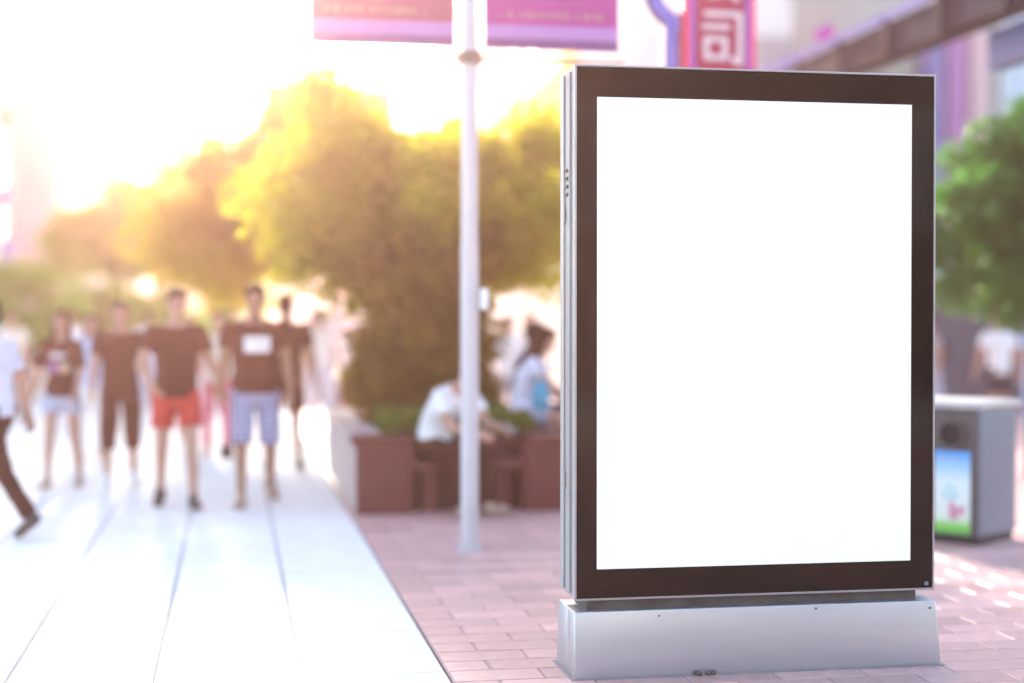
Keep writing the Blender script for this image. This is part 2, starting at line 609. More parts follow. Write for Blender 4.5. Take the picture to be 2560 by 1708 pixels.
put(b, 'red_stripe', mat('red_stripe', (0.28, 0.05, 0.05), 0.4), 11.9, 13.6, 29.76, 29.98, 4.2, 4.42)
for (x0, x1, c, nm) in ((13.8, 14.2, (0.06, 0.065, 0.26), 'blue'), (14.28, 14.66, (0.26, 0.08, 0.28), 'magenta'), (14.75, 15.15, (0.45, 0.28, 0.32), 'pink')):
    s = Geo().box(x0, x1, 29.5, 29.97, 4.0, 7.4, 0.02).build('vertical_sign', mat(nm + '_vertical', c, 0.4), b)
    s['label'] = nm + ' vertical sign board'
put(b, 'white_pillar', M_wall_white, 12.36, 12.62, 29.2, 29.6, 0, 5.6)
for k in range(3):
    window_on(b, 'y', 30, 15.6 + 2.4 * k, 17.6 + 2.4 * k, 4.2, 8.2, M_frame, M_glass_blue)

# building behind the camera, seen only as a reflection in the dark frame
b = thing('reflected_building', 'panelled building mirrored faintly in the black advertising frame', 'building')
put(b, 'wall', mat('dark_facade', (0.06, 0.05, 0.05), 0.7, var=0.1, scale=1), -7, 34, -26, -18, -0.05, 15)
for z in (3.5, 7.3, 11.1):
    for k in range(12):
        xx = -3.2 + 2.9 * k
        f = Geo().box(xx, xx + 2.0, -18.0, -17.86, z, z + 2.4).build('window', M_frame, b)
        Geo().box(xx + .1, xx + 1.9, -17.86, -17.84, z + .1, z + 2.3).build('pane', M_glass, f)


# ------------------------------------------------------------------ trees and plants
def leaves_mesh(name, pts, size, m, tilt=1.0):
    n = len(pts)
    u = RNG.normal(size=(n, 3))
    u /= np.linalg.norm(u, axis=1)[:, None]
    v = RNG.normal(size=(n, 3))
    v -= (v * u).sum(1)[:, None] * u
    v /= np.linalg.norm(v, axis=1)[:, None]
    nn = np.cross(u, v)
    s = size * RNG.uniform(0.6, 1.35, size=n)[:, None]
    a = pts - u * s
    c = pts + u * s
    bq = pts + v * s * 0.42 + nn * s * 0.16 - u * s * .1
    dq = pts - v * s * 0.42 + nn * s * 0.16 - u * s * .1
    V = np.stack([a, bq, c, dq], 1).reshape(-1, 3)
    me = bpy.data.meshes.new(name)
    me.vertices.add(n * 4)
    me.vertices.foreach_set('co', V.ravel())
    idx = np.arange(n) * 4
    T = np.stack([idx, idx + 1, idx + 2, idx, idx + 2, idx + 3], 1).ravel()
    me.loops.add(n * 6)
    me.loops.foreach_set('vertex_index', T.astype(np.int32))
    me.polygons.add(n * 2)
    me.polygons.foreach_set('loop_start', np.arange(0, n * 6, 3, dtype=np.int32))
    me.polygons.foreach_set('loop_total', np.full(n * 2, 3, dtype=np.int32))
    me.update()
    me.validate()
    me.materials.append(m)
    return me


def blob_points(blobs, n, clump=0.28, nclump=60, shell=0.25):
    """blobs: (cx,cy,cz,rx,ry,rz) ellipsoids; leaves gather in clumps towards the shell"""
    vol = np.array([b[3] * b[4] * b[5] for b in blobs])
    pick = RNG.choice(len(blobs), size=nclump, p=vol / vol.sum())
    B = np.array(blobs)[pick]
    d = RNG.normal(size=(nclump, 3))
    d /= np.linalg.norm(d, axis=1)[:, None]
    r = RNG.uniform(shell, 1.0, size=nclump) ** 0.6
    cc = B[:, :3] + d * r[:, None] * B[:, 3:6]
    sz = clump * RNG.uniform(0.6, 1.3, size=nclump)
    k = RNG.choice(nclump, size=n, p=sz ** 2 / (sz ** 2).sum())
    e = RNG.normal(size=(n, 3))
    e /= np.linalg.norm(e, axis=1)[:, None]
    rad = RNG.uniform(0, 1, size=n) ** 0.45
    return cc[k] + e * (rad * sz[k])[:, None] * np.array([1.0, 1.0, 0.75]), cc


def tree(name, label, base, blobs, n, leaf, m, trunk_r=0.12, clump=0.32, nclump=80, limbs=9, group=None, fork=None, cat='tree'):
    root = thing(name, label, cat, base, 0, group)
    base = np.array(base)
    lb = [(b[0] - base[0], b[1] - base[1], b[2] - base[2], b[3], b[4], b[5]) for b in blobs]
    pts, cc = blob_points(lb, n, clump, nclump)
    link('crown', leaves_mesh('crown', pts, leaf, m), root)
    zmin = min(b[2] - b[5] for b in lb)
    fz = fork if fork else max(0.4, zmin + 0.1)
    g = Geo()
    g.tube([(0, 0, -0.05), (0.01, 0.02, fz * 0.4), (-0.02, 0.0, fz), (0.0, 0.02, fz + 0.5)], [trunk_r * 1.25, trunk_r, trunk_r * 0.85, trunk_r * 0.5], 12)
    tr = g.build('trunk', M_bark, root, True)
    order = np.argsort(RNG.random(len(cc)))[:limbs]
    for i in order:
        c = cc[i] * 0.72 + np.array([0, 0, fz]) * 0.28
        mid = (np.array([0, 0, fz]) + c) / 2 + np.array([0, 0, 0.12])
        Geo().tube([(0, 0, fz - 0.15), mid * 0.55 + np.array([0, 0, fz]) * 0.45, mid, c], [trunk_r * 0.55, trunk_r * 0.42, trunk_r * 0.3, 0.012], 7).build('limb', M_bark, root, True)
    return root


# planter trees
tree('street_tree', 'broad backlit green tree in the red planter behind the banner pole', (1.95, 14.9, 0.5),
     [(1.65, 14.9, 2.80, 1.05, 0.95, 0.84), (2.55, 15.0, 2.72, 0.85, 0.9, 0.84), (0.95, 15.1, 2.50, 0.8, 0.9, 0.72), (1.05, 15.2, 3.75, 0.55, 0.5, 0.30), (2.3, 15.0, 2.15, 0.75, 0.7, 0.45), (1.4, 15.0, 2.1, 0.6, 0.6, 0.45), (2.75, 15.3, 2.0, 0.6, 0.6, 0.45)],
     40000, 0.055, L_olive, 0.11, 0.34, 210, 8, 'street trees in the paved strip')
tree('street_tree', 'spreading backlit tree leaning over the pavement, behind the man with white logo', (2.0, 20.5, -0.03),
     [(0.9, 20.4, 3.2, 1.5, 1.4, 0.95), (-0.15, 20.6, 2.65, 1.1, 1.2, 0.8), (1.6, 20.6, 2.9, 1.0, 1.0, 0.95), (1.0, 20.5, 4.3, 0.7, 0.6, 0.45)],
     28000, 0.07, L_gold, 0.13, 0.46, 150, 8, 'street trees in the paved strip')
tree('street_tree', 'hazy pale green tree far along the street behind the girl', (-1.9, 40, -0.03),
     [(-1.9, 40, 4.0, 2.0, 1.8, 1.4), (-3.1, 40.5, 3.3, 1.4, 1.4, 1.1), (-0.8, 40.3, 3.2, 1.3, 1.3, 1.1), (0.45, 40.8, 2.7, 1.0, 1.2, 1.0), (-3.7, 40.5, 3.6, 1.1, 1.2, 1.2), (-1.2, 40.6, 1.9, 1.9, 1.1, 0.8)],
     16000, 0.11, L_far, 0.16, 0.5, 140, 9)
tree('street_tree', 'low bushy tree at the left edge behind the lilac shirt man', (-3.9, 31, -0.03),
     [(-3.9, 31, 1.8, 0.95, 1.0, 0.85), (-4.7, 31.2, 1.7, 0.8, 0.8, 0.8)],
     6000, 0.08, L_far, 0.09, 0.36, 60, 7)
tree('street_tree', 'small bushy tree behind the two left pedestrians', (-2.7, 33, -0.03),
     [(-2.7, 33, 1.65, 1.0, 0.9, 0.7), (-1.8, 33.2, 1.35, 0.7, 0.8, 0.6)],
     5000, 0.08, L_far, 0.08, 0.36, 60, 7)
tree('street_tree', 'hazy tree rising from the farther planter', (3.3, 34.5, 0.4),
     [(3.2, 34.5, 3.4, 1.2, 1.3, 1.2), (3.9, 34.6, 3.2, 1.3, 1.2, 1.1)],
     6000, 0.1, L_far, 0.12, 0.45, 70, 8)
tx, ty = wx(2600, 15.3)
tree('street_tree', 'deep green leafy tree to the right of the advertising frame', (tx, ty, -0.03),
     [(tx, ty, 2.85, 0.95, 0.95, 0.88), (tx - 0.75, ty + 0.1, 2.35, 0.60, 0.8, 0.62), (tx + 0.8, ty, 2.7, 0.8, 0.8, 0.8), (tx - 0.35, ty, 2.0, 0.75, 0.7, 0.42), (tx + 0.1, ty, 1.9, 0.6, 0.6, 0.36)],
     26000, 0.055, L_right, 0.11, 0.25, 220, 10)

# hedge block in the planter and ground cover
pts, _ = blob_points([(1.75, 14.3, 1.25, 0.55, 0.45, 0.72), (1.45, 14.4, 1.15, 0.34, 0.4, 0.62), (2.08, 14.35, 1.25, 0.38, 0.4, 0.68), (1.78, 14.3, 1.9, 0.62, 0.45, 0.45), (1.35, 14.35, 1.0, 0.25, 0.35, 0.45)], 26000, 0.20, 260, 0.05)
hedge = thing('hedge', 'dark upright bush at the back of the red planter, under the broad tree', 'bush', (1.7, 14.3, 0.5))
link('foliage', leaves_mesh('foliage', pts - np.array([1.7, 14.3, 0.5]), 0.05, L_dark), hedge)
g = Geo()
for k in range(7):
    a = k * 0.9
    g.tube([(0.05 * math.cos(a), 0.05 * math.sin(a), -0.05), (0.2 * math.cos(a), 0.15 * math.sin(a), 0.5), (0.3 * math.cos(a), 0.22 * math.sin(a), 1.0)], [0.03, 0.022, 0.01], 7)
g.build('stems', M_bark, hedge, True)['kind'] = 'stuff'
n = 6000
pts = np.stack([RNG.uniform(1.25, 2.5, n), RNG.uniform(12.72, 14.6, n), 0.56 + RNG.uniform(0, 1, n) ** 1.5 * 0.22], 1)
gc = link('ground_cover', leaves_mesh('ground_cover', pts, 0.045, L_cover))
tag(gc, 'yellow green ground cover plants in the red planter', kind='stuff')

# ------------------------------------------------------------------ planters
PX0, PX1, PY0, PY1, PH = 0.97, 2.78, 12.40, 16.4, 0.615
pl = thing('planter', 'red brown stone planter with a recessed bench seat, nearest the banner pole', 'planter', (0, 0, 0))
WT = 0.24
SX0, SX1, SD = 1.41, 2.34, 0.34


def panels(parent, axis, a0, a1, n, z0, z1, c0, c1, m, name='panel'):
    wdt = (a1 - a0) / n
    for k in range(n):
        g = Geo()
        p0, p1 = a0 + k * wdt + 0.003, a0 + (k + 1) * wdt - 0.003
        if axis == 'x':
            g.box(p0, p1, c0, c1, z0, z1, 0.006)
        else:
            g.box(c0, c1, p0, p1, z0, z1, 0.006)
        g.build(name, m, parent)


put(pl, 'core', M_redstone, PX0 + 0.03, SX0 - 0.03, PY0 + 0.03, PY0 + 0.5, -0.02, PH - 0.09)
put(pl, 'core', M_redstone, SX1 + 0.03, PX1 - 0.03, PY0 + 0.03, PY0 + 0.5, -0.02, PH - 0.09)
put(pl, 'core', M_redstone, SX0 - 0.03, SX1 + 0.03, PY0 + SD + 0.03, PY0 + 0.5, -0.02, PH - 0.09)
put(pl, 'core', M_redstone, PX0 + 0.03, PX0 + WT, PY0 + 0.5, PY1 - 0.03, -0.02, PH - 0.09)
put(pl, 'core', M_redstone, PX1 - WT, PX1 - 0.03, PY0 + 0.5, PY1 - 0.03, -0.02, PH - 0.09)
put(pl, 'core', M_redstone, PX0 + WT, PX1 - WT, PY1 - WT, PY1 - 0.03, -0.02, PH - 0.09)
panels(pl, 'x', PX0, SX0, 1, -0.01, PH - 0.07, PY0, PY0 + 0.028, M_redstone)
panels(pl, 'x', SX1, PX1, 1, -0.01, PH - 0.07, PY0, PY0 + 0.028, M_redstone)
panels(pl, 'x', SX0 + .03, SX1 - .03, 2, -0.01, PH - 0.07, PY0 + SD, PY0 + SD + 0.028, M_redstone)
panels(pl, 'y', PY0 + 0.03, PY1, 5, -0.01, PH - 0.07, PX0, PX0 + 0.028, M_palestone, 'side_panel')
panels(pl, 'y', PY0 + 0.03, PY1, 5, -0.01, PH - 0.07, PX1 - 0.028, PX1, M_redstone)
panels(pl, 'y', PY0, PY0 + SD, 1, -0.01, PH - 0.07, SX0 - 0.0, SX0 + 0.028, M_redstone)
panels(pl, 'y', PY0, PY0 + SD, 1, -0.01, PH - 0.07, SX1 - 0.028, SX1 + 0.0, M_redstone)
# coping stones
for (x0, x1, y0, y1) in ((PX0 - .02, SX0 - .004, PY0 - .02, PY0 + .40), (SX0, SX1, PY0 + SD - .02, PY0 + SD + .22), (SX1 + .004, PX1 + .02, PY0 - .02, PY0 + .40)):
    Geo().box(x0, x1, y0, y1, PH - 0.07, PH, 0.008).build('coping', M_redstone, pl)
for k in range(4):
    y0 = PY0 + .405 + k * 0.9
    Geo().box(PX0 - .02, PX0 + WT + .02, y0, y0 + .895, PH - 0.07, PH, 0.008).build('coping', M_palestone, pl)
    Geo().box(PX1 - WT - .02, PX1 + .02, y0, y0 + .895, PH - 0.07, PH, 0.008).build('coping', M_redstone, pl)
Geo().box(SX0 + .03, SX1 - .03, PY0 - 0.03, PY0 + SD - .002, 0.345, 0.415, 0.008).build('seat', M_redstone, pl)
for x in (SX0 + 0.10, SX1 - 0.22):
    Geo().box(x, x + 0.12, PY0 + 0.10, PY0 + SD - .01, -0.01, 0.344).build('seat_support', M_redstone, pl)
put(pl, 'soil', M_soil, PX0 + WT, PX1 - WT, PY0 + 0.5, PY1 - WT, 0.0, 0.535)

p2 = thing('planter', 'farther reddish planter past the white kiosk pole, with a person seated on its rim', 'planter')
for (x0, x1, y0, y1) in ((1.8, 4.2, 26.0, 26.3), (1.8, 2.1, 26.31, 36), (3.9, 4.2, 26.31, 36)):
    Geo().box(x0, x1, y0, y1, -0.02, 0.5, 0.01).build('wall', M_redstone, p2)
    Geo().box(x0 - .03, x1 + .03, y0 - .02, y1 + .02, 0.502, 0.57, 0.01).build('coping', M_redstone, p2)
put(p2, 'soil', M_soil, 2.1, 3.9, 26.3, 36, 0, 0.48)

# ------------------------------------------------------------------ white kiosk far behind
x0, y0 = wx(785, 47)
x1, _ = wx(925, 47)
kk = thing('kiosk', 'white kiosk with a pale blue band, seen under the spreading tree', 'kiosk', (x0, y0, 0))
W = x1 - x0
put(kk, 'body', M_wall_white, 0, W, 0, 2.5, -0.02, 1.0)
put(kk, 'counter_window', M_glass_blue, 0.1, W - .1, 0.05, 2.4, 1.0, 1.25)
put(kk, 'blue_band', mat('pale_blue_band', (0.50, 0.55, 0.75), 0.4), -0.05, W + .05, -0.1, 2.5, 1.25, 1.50)
put(kk, 'roof', M_wall_white, -0.12, W + .12, -0.25, 2.6, 1.50, 1.98)


# ------------------------------------------------------------------ banner poles
def glyph_row(g, x0, x1, z, h, y, seed):
    rr = random.Random(seed)
    x = x0
    while x < x1 - h * 0.6:
        wdt = h * rr.uniform(0.35, 0.7)
        if rr.random() < 0.14:
            x += wdt
            continue
        t = h * 0.16
        k = rr.randint(0, 3)
        if k in (0, 2):
            g.box(x, x + t, y, y + 0.003, z, z + h)
        if k in (1, 2):
            g.box(x + wdt - t, x + wdt, y, y + 0.003, z, z + h)
        g.box(x + t * 1.1, x + wdt - t * 1.1, y, y + 0.003, z + (0 if k == 3 else h - t), z + (t if k == 3 else h))
        if k != 1:
            g.box(x + t * 1.1, x + wdt - t * 1.1, y, y + 0.003, z + h * 0.42, z + h * 0.42 + t)
        x += wdt + h * 0.22


M_banner = [mat('rose_banner', (0.34, 0.09, 0.15), 0.6, var=0.05, scale=2), mat('magenta_banner', (0.46, 0.062, 0.28), 0.6, var=0.08, scale=2)]
M_band = mat('lilac_band', (0.42, 0.21, 0.48), 0.6, var=0.04)
M_band2 = mat('purple_hem', (0.20, 0.075, 0.22), 0.6, var=0.04)
M_btext = mat('cream_print', (0.48, 0.30, 0.25), 0.6)
M_blogo = mat('white_print', (0.50, 0.46, 0.50), 0.6)
M_clamp = mat('bronze_clamp', (0.28, 0.20, 0.17), 0.5, 0.5)


def banner_pole(x, y, label):
    r = thing('banner_pole', label, 'pole', (x, y, 0), 0, 'banner poles along the paved strip')
    g = Geo()
    for (z0, z1, rad) in ((0.0, 2.05, 0.060), (2.05, 3.30, 0.055), (3.30, 6.2, 0.050)):
        g.tube([(0, 0, z0), (0, 0, z1)], rad, 20)
    smooth_by_angle(g.build('pole', M_pole, r))
    smooth_by_angle(Geo().tube([(0, 0, -0.005), (0, 0, 0.03)], 0.085, 20).build('base_plate', M_pole, r))
    smooth_by_angle(Geo().tube([(0, 0, 3.26), (0, 0, 3.34)], 0.085, 16).build('clamp', M_clamp, r))
    smooth_by_angle(Geo().tube([(0, 0, 5.26), (0, 0, 5.34)], 0.085, 16).build('clamp', M_clamp, r))
    Geo().box(0.06, 0.11, -0.10, -0.055, 1.62, 1.76, 0.008).build('meter_box', M_wall_white, r)
    for s, mi in ((-1, 0), (1, 1)):
        xa, xb = (-1.06, -0.10) if s < 0 else (0.10, 1.02)
        b = Geo().box(xa, xb, -0.012, 0.012, 3.53, 5.27).build('banner', M_banner[mi], r)
        Geo().box(xa + .001, xb - .001, -0.0135, 0.0135, 3.44, 3.53).build('bottom_band', M_band, b)
        Geo().box(xa + .002, xb - .002, -0.0145, 0.0145, 3.37, 3.44).build('hem', M_band2, b)
        g = Geo()
        glyph_row(g, xa + .1, xb - .1, 3.575, 0.045, -0.0165, 5 + mi)
        t = g.build('print_line', M_btext, b)
        t['kind'] = 'stuff'
        g = Geo()
        cx = (xa + xb) / 2
        if mi:
            rings = [[(cx + rr * math.cos(a), yy, 3.95 + rr * math.sin(a)) for a in [2 * math.pi * k / 20 for k in range(20)]] for rr, yy in ((0.13, -0.0125), (0.13, -0.0165))]
            g.ring_loft(rings)
            for q in (-0.17, 0.17):
                g.box(cx + q - 0.03, cx + q + 0.03, -0.0165, -0.0125, 3.86, 4.06)
        else:
            g.box(cx - 0.23, cx - 0.11, -0.0165, -0.0125, 3.80, 4.02)
            glyph_row(g, cx - .06, cx + .32, 3.79, 0.06, -0.0165, 9)
        g.build('emblem', M_blogo, b)
        for z in (3.30, 5.30):
            Geo().tube([(s * 0.05, 0, z), (s * 1.06, 0, z)], 0.014, 8).build('arm', M_clamp, r)
    return r


def copy_tree(o, parent=None):
    c = o.copy()
    COL.objects.link(c)
    c.parent = parent
    for ch in list(o.children):
        copy_tree(ch, c)
    return c


px_, py_ = wx(1174, 10.46)
bp = banner_pole(px_, py_, 'grey pole with pink and magenta banners standing close to the advertising frame')
for k, lb in ((1, 'second grey banner pole, thin, beside the white kiosk'), (2, 'third banner pole, hazy, right of the man walking away'),
              (4, 'farthest banner pole with small pink banners over the head of the man walking away')):
    c = copy_tree(bp)
    c.location = (px_ + 0.0, py_ + 14.6 * k, 0)
    c['label'] = lb

# ------------------------------------------------------------------ advertising light box
AX0, AX1, AY0, AY1, AZ0, AZ1 = 1.456, 3.115, 6.566, 6.885, 0.335, 2.650
ad = thing('advertising_lightbox', 'tall freestanding advertising light box with blank white panel in a black frame', 'light box', (0, 0, 0))
IX0, IX1, IZ0, IZ1 = 1.555, 3.000, 0.470, 2.512
Geo().box(AX0 + 0.004, AX1 - 0.004, AY0 + 0.030, AY1 - 0.07, AZ0 + 0.004, AZ1 - 0.004, 0.004).build('casing', M_alu, ad)
# rear frame slightly inset, with the groove between
Geo().box(AX0 + 0.02, AX1 - 0.02, AY1 - 0.07, AY1 - 0.055, AZ0 + 0.03, AZ1 - 0.03).build('side_groove', M_gap, ad)
Geo().box(AX0 + 0.003, AX1 - 0.003, AY1 - 0.055, AY1, AZ0 + 0.012, AZ1 - 0.006, 0.006).build('rear_frame', M_alu, ad)
# front metal rim
g = Geo()
RT = 0.009
for (x0, x1, z0, z1) in ((AX0, AX1, AZ1 - RT, AZ1), (AX0, AX1, AZ0, AZ0 + RT), (AX0, AX0 + RT, AZ0 + RT, AZ1 - RT), (AX1 - RT, AX1, AZ0 + RT, AZ1 - RT)):
    g.box(x0, x1, AY0, AY0 + 0.029, z0, z1, 0.002)
g.build('front_rim', M_alu, ad)
bz = Geo().box(AX0 + RT + .0005, AX1 - RT - .0005, AY0 + 0.004, AY0 + 0.028, AZ0 + RT + .0005, AZ1 - RT - .0005).build('glass_front', M_bezel, ad)
Geo().box(IX0, IX1, AY0 + 0.0015, AY0 + 0.0045, IZ0, IZ1).build('white_panel', M_panel, ad)
Geo().box(3.070, 3.088, AY0 + 0.0028, AY0 + 0.0042, 0.355, 0.372, 0.0).build('maker_mark', mat('pale_mark', (0.15, 0.22, 0.25), 0.4), ad)
# hinges and lock on the left side
for z in (2.20, 2.165, 2.13, 2.095):
    Geo().box(AX0 - 0.004, AX0 + 0.004, AY0 + 0.15, AY0 + 0.19, z, z + 0.014, 0.002).build('vent_slot', M_gap, ad)
Geo().box(AX0 - 0.006, AX0 + 0.004, AY0 + 0.20, AY0 + 0.225, 1.98, 2.06, 0.003).build('hinge', M_alu2, ad)
Geo().box(AX0 - 0.006, AX0 + 0.004, AY0 + 0.20, AY0 + 0.225, 0.80, 0.88, 0.003).build('hinge', M_alu2, ad)
for q in (0.085, 0.10, 0.215):
    Geo().box(AX0 - 0.0015, AX0 + 0.0045, AY0 + q, AY0 + q + 0.006, AZ0 + 0.02, AZ1 - 0.02).build('side_ridge', M_alu2, ad)
# neck
Geo().box(AX0 + 0.06, AX1 - 0.075, AY0 + 0.035, AY1 - 0.03, 0.285, AZ0 + 0.004).build('neck', M_gap, ad)
# tapered plinth
PT = 0.288


def taper(x0t, x1t, y0t, y1t, x0b, x1b, y0b, y1b, z0, z1):
    v = [(x0b, y0b, z0), (x1b, y0b, z0), (x1b, y1b, z0), (x0b, y1b, z0), (x0t, y0t, z1), (x1t, y0t, z1), (x1t, y1t, z1), (x0t, y1t, z1)]
    f = [(3, 2, 1, 0), (4, 5, 6, 7), (0, 1, 5, 4), (1, 2, 6, 5), (2, 3, 7, 6), (3, 0, 4, 7)]
    bm = bmesh.new()
    vs = [bm.verts.new(p) for p in v]
    for q in f:
        bm.faces.new([vs[i] for i in q])
    bmesh.ops.bevel(bm, geom=list(bm.edges), offset=0.006, segments=3, affect='EDGES', profile=0.5)
    g = Geo()
    bm.verts.index_update()
    g.add([q.co[:] for q in bm.verts], [[q.index for q in fc.verts] for fc in bm.faces])
    bm.free()
    return g


SPL = AY0 + 0.135
M_plinth = mat('plinth_aluminium', (0.50, 0.53, 0.58), 0.36, 0.85, var=0.025, scale=3.5, bump=0.03, bscale=160, stretch=(1, 1, 5))
o = taper(AX0 - 0.002, AX1 + 0.004, AY0 - 0.006, SPL - .001, AX0 - 0.008, AX1 + 0.022, AY0 - 0.03, SPL - .001, -0.002, PT).build('plinth', M_plinth, ad)
smooth_by_angle(o, 25)
o = taper(AX0 - 0.002, AX1 + 0.004, SPL + .001, AY1 + 0.006, AX0 - 0.008, AX1 + 0.022, SPL + .001, AY1 + 0.03, -0.002, PT - .001).build('plinth', M_plinth, ad)
smooth_by_angle(o, 25)
Geo().box(AX0 - .022, AX1 + .036, AY0 - .045, AY1 + .045, -0.015, 0.004, 0.003).build('footing', mat('concrete', (0.30, 0.26, 0.26), 0.8, var=0.15, scale=12, bump=0.1), ad)
for (x, z) in ((1.83, 0.262), (2.55, 0.27), (3.09, 0.255)):
    Geo().tube([(x, AY0 - 0.012 + (0.288 - z) * -0.08, z), (x, AY0 - 0.004, z)], 0.0045, 8).build('screw', M_gap, ad)

# a lump of grit stuck at the foot of the plinth
g = Geo()
rr = random.Random(3)
for k in range(9):
    g.ellipsoid((2.02 + rr.uniform(-.035, .05), AY0 - .045 + rr.uniform(-.01, .012), 0.006 + rr.uniform(0, .008)), (rr.uniform(.006, .016), 0, 0), (0, .01, 0), (0, 0, rr.uniform(.006, .012)), 8, 5)
tag(g.build('debris', M_gap, None, True), 'small dark lump of grit at the foot of the metal plinth', 'debris', kind='stuff')

# ------------------------------------------------------------------ neon sign and ring post
D = 12.6
KS = D / 19.8


def zz(z):
    return CAM_H + (z - CAM_H) * KS


nx0, ny = wx(1722, D)
nx1, _ = wx(1916, D)
ny = 12.3
M_neon_red = mat('neon_red_tube', (0.25, 0.02, 0.05), 0.9, spec=0.0, emit=(1.0, 0.06, 0.15), estr=0.17)
M_neon_violet = mat('neon_violet_tube', (0.08, 0.05, 0.25), 0.9, spec=0.0, emit=(0.42, 0.30, 1.0), estr=0.12)
M_neon_blue = mat('neon_blue_tube', (0.06, 0.07, 0.25), 0.9, spec=0.0, emit=(0.26, 0.30, 1.0), estr=0.13)
ns = thing('neon_sign', 'tall red neon sign with white Chinese characters above the advertising frame', 'neon sign', (nx0, ny, 0))
NW = nx1 - nx0
Z0, Z1 = zz(4.62), zz(7.1)
e1, e2 = 0.16 * KS, NW - 0.14 * KS
put(ns, 'backing', mat('crimson_backing', (0.15, 0.003, 0.030), 0.45, emit=(1.0, 0.02, 0.22), estr=0.035), 0, NW, 0.02, 0.14, Z0, Z1)
put(ns, 'face_panel', mat('crimson_panel', (0.15, 0.003, 0.034), 0.4, emit=(1.0, 0.02, 0.22), estr=0.040), e1, e2, -0.006, 0.018, Z0 + 0.16 * KS, Z1 - .06)
for x, m in ((0.03, M_neon_red), (0.06, M_neon_red), (0.095, M_neon_violet), (0.125, M_neon_violet)):
    for xx in (x * KS, NW - x * 0.93 * KS):
        Geo().tube([(xx, 0.0, Z0 + 0.01), (xx, 0.0, Z1 - .02)], 0.0125 * KS, 8).build('neon_tube', m, ns, True)
for z in (0.03, 0.07, 0.11):
    Geo().tube([(e1, 0.0, Z0 + z * KS), (e2, 0.0, Z0 + z * KS)], 0.0125 * KS, 8).build('neon_tube', M_neon_red, ns, True)
for x in (NW * 0.3, NW * 0.7):
    smooth_by_angle(Geo().tube([(x, 0.09, -0.02), (x, 0.09, Z0)], 0.04, 12).build('post', M_darkmetal, ns))
M_char = mat('white_character', (0.66, 0.66, 0.68), 0.4)


def stroke(g, pts, t, y=-0.03, dep=0.024):
    """thick polyline in the x-z plane"""
    for i in range(len(pts) - 1):
        a, b = Vector((pts[i][0], 0, pts[i][1])), Vector((pts[i + 1][0], 0, pts[i + 1][1]))
        d = (b - a).normalized()
        n_ = Vector((-d.z, 0, d.x)) * t / 2
        a2, b2 = a - d * t * 0.4, b + d * t * 0.4
        off = 0.0015 * i
        q = [a2 + n_, b2 + n_, b2 - n_, a2 - n_]
        g.add([(p.x, y - off, p.z) for p in q] + [(p.x, y + dep, p.z) for p in q],
              [(0, 1, 2, 3), (7, 6, 5, 4), (0, 4, 5, 1), (1, 5, 6, 2), (2, 6, 7, 3), (3, 7, 4, 0)])


def char(strokes, cx, cz, w_, h_, t):
    g = Geo()
    for k, s in enumerate(strokes):
        stroke(g, [(cx + (p[0] - 0.5) * w_, cz + (p[1] - 0.5) * h_) for p in s], t, -0.03 - 0.003 * k)
    o = g.build('character', M_char, ns)
    return o


cxm = (e1 + e2) / 2
char([[(0.10, 0.95), (0.97, 0.95), (0.97, 0.02), (0.78, 0.08)], [(0.05, 0.70), (0.66, 0.70)],
      [(0.10, 0.46), (0.58, 0.46), (0.58, 0.10), (0.10, 0.10), (0.10, 0.46)]], cxm, zz(5.18), 0.52 * KS, 0.66 * KS, 0.062 * KS)
char([[(0.40, 0.95), (0.05, 0.50)], [(0.60, 0.95), (0.97, 0.52)], [(0.48, 0.62), (0.20, 0.10), (0.80, 0.16)], [(0.68, 0.34), (0.88, 0.04)]],
     cxm, zz(5.96), 0.50 * KS, 0.60 * KS, 0.075 * KS)
char([[(0.05, 0.8), (0.95, 0.8)], [(0.45, 1.0), (0.1, 0.45)], [(0.35, 0.62), (0.35, 0.0)], [(0.35, 0.62), (0.85, 0.62), (0.85, 0.02)], [(0.35, 0.42), (0.85, 0.42)], [(0.35, 0.24), (0.85, 0.24)]],
     cxm, zz(6.72), 0.50 * KS, 0.60 * KS, 0.06 * KS)

rx_, ry_ = wx(1738, 12.95)
rp = thing('neon_ring_post', 'blue neon ring on a post just behind the red neon sign', 'neon sign', (rx_, 12.62, 0))
zc = wz(-48, 12.9)
for rad, tr in ((0.585, 0.022), (0.53, 0.022), (0.475, 0.022)):
    rad, tr = rad * KS, tr * KS
    rings = []
    for k in range(48):
        a = 2 * math.pi * k / 48
        c = Vector((rad * math.cos(a), 0, zc + rad * math.sin(a)))
        e = Vector((math.cos(a), 0, math.sin(a)))
        rings.append([c + e * tr * math.cos(t) + Vector((0, 1, 0)) * tr * math.sin(t) for t in [2 * math.pi * j / 8 for j in range(8)]])
    Geo().ring_loft(rings, close=True).build('ring_tube', M_neon_blue, rp, True)
rings = []
for k in range(48):
    a = 2 * math.pi * k / 48
    rings.append([(rad * KS * math.cos(a), y, zc + rad * KS * math.sin(a)) for rad, y in ((0.64, 0.02), (0.64, 0.08), (0.42, 0.08), (0.42, 0.02))])
smooth_by_angle(Geo().ring_loft(rings, close=True).build('ring_backing', mat('ring_grey', (0.12, 0.11, 0.16), 0.5), rp))
for k in range(4):
    x = (-0.31 + 0.036 * k) * KS
    Geo().tube([(x, 0, 0.4), (x, 0, zc - 0.52 * KS)], 0.013 * KS, 8).build('post_tube', M_neon_blue, rp, True)
put(rp, 'post', M_alu2, -0.36 * KS, -0.08 * KS, 0.02, 0.10, -0.02, zc - 0.45 * KS)

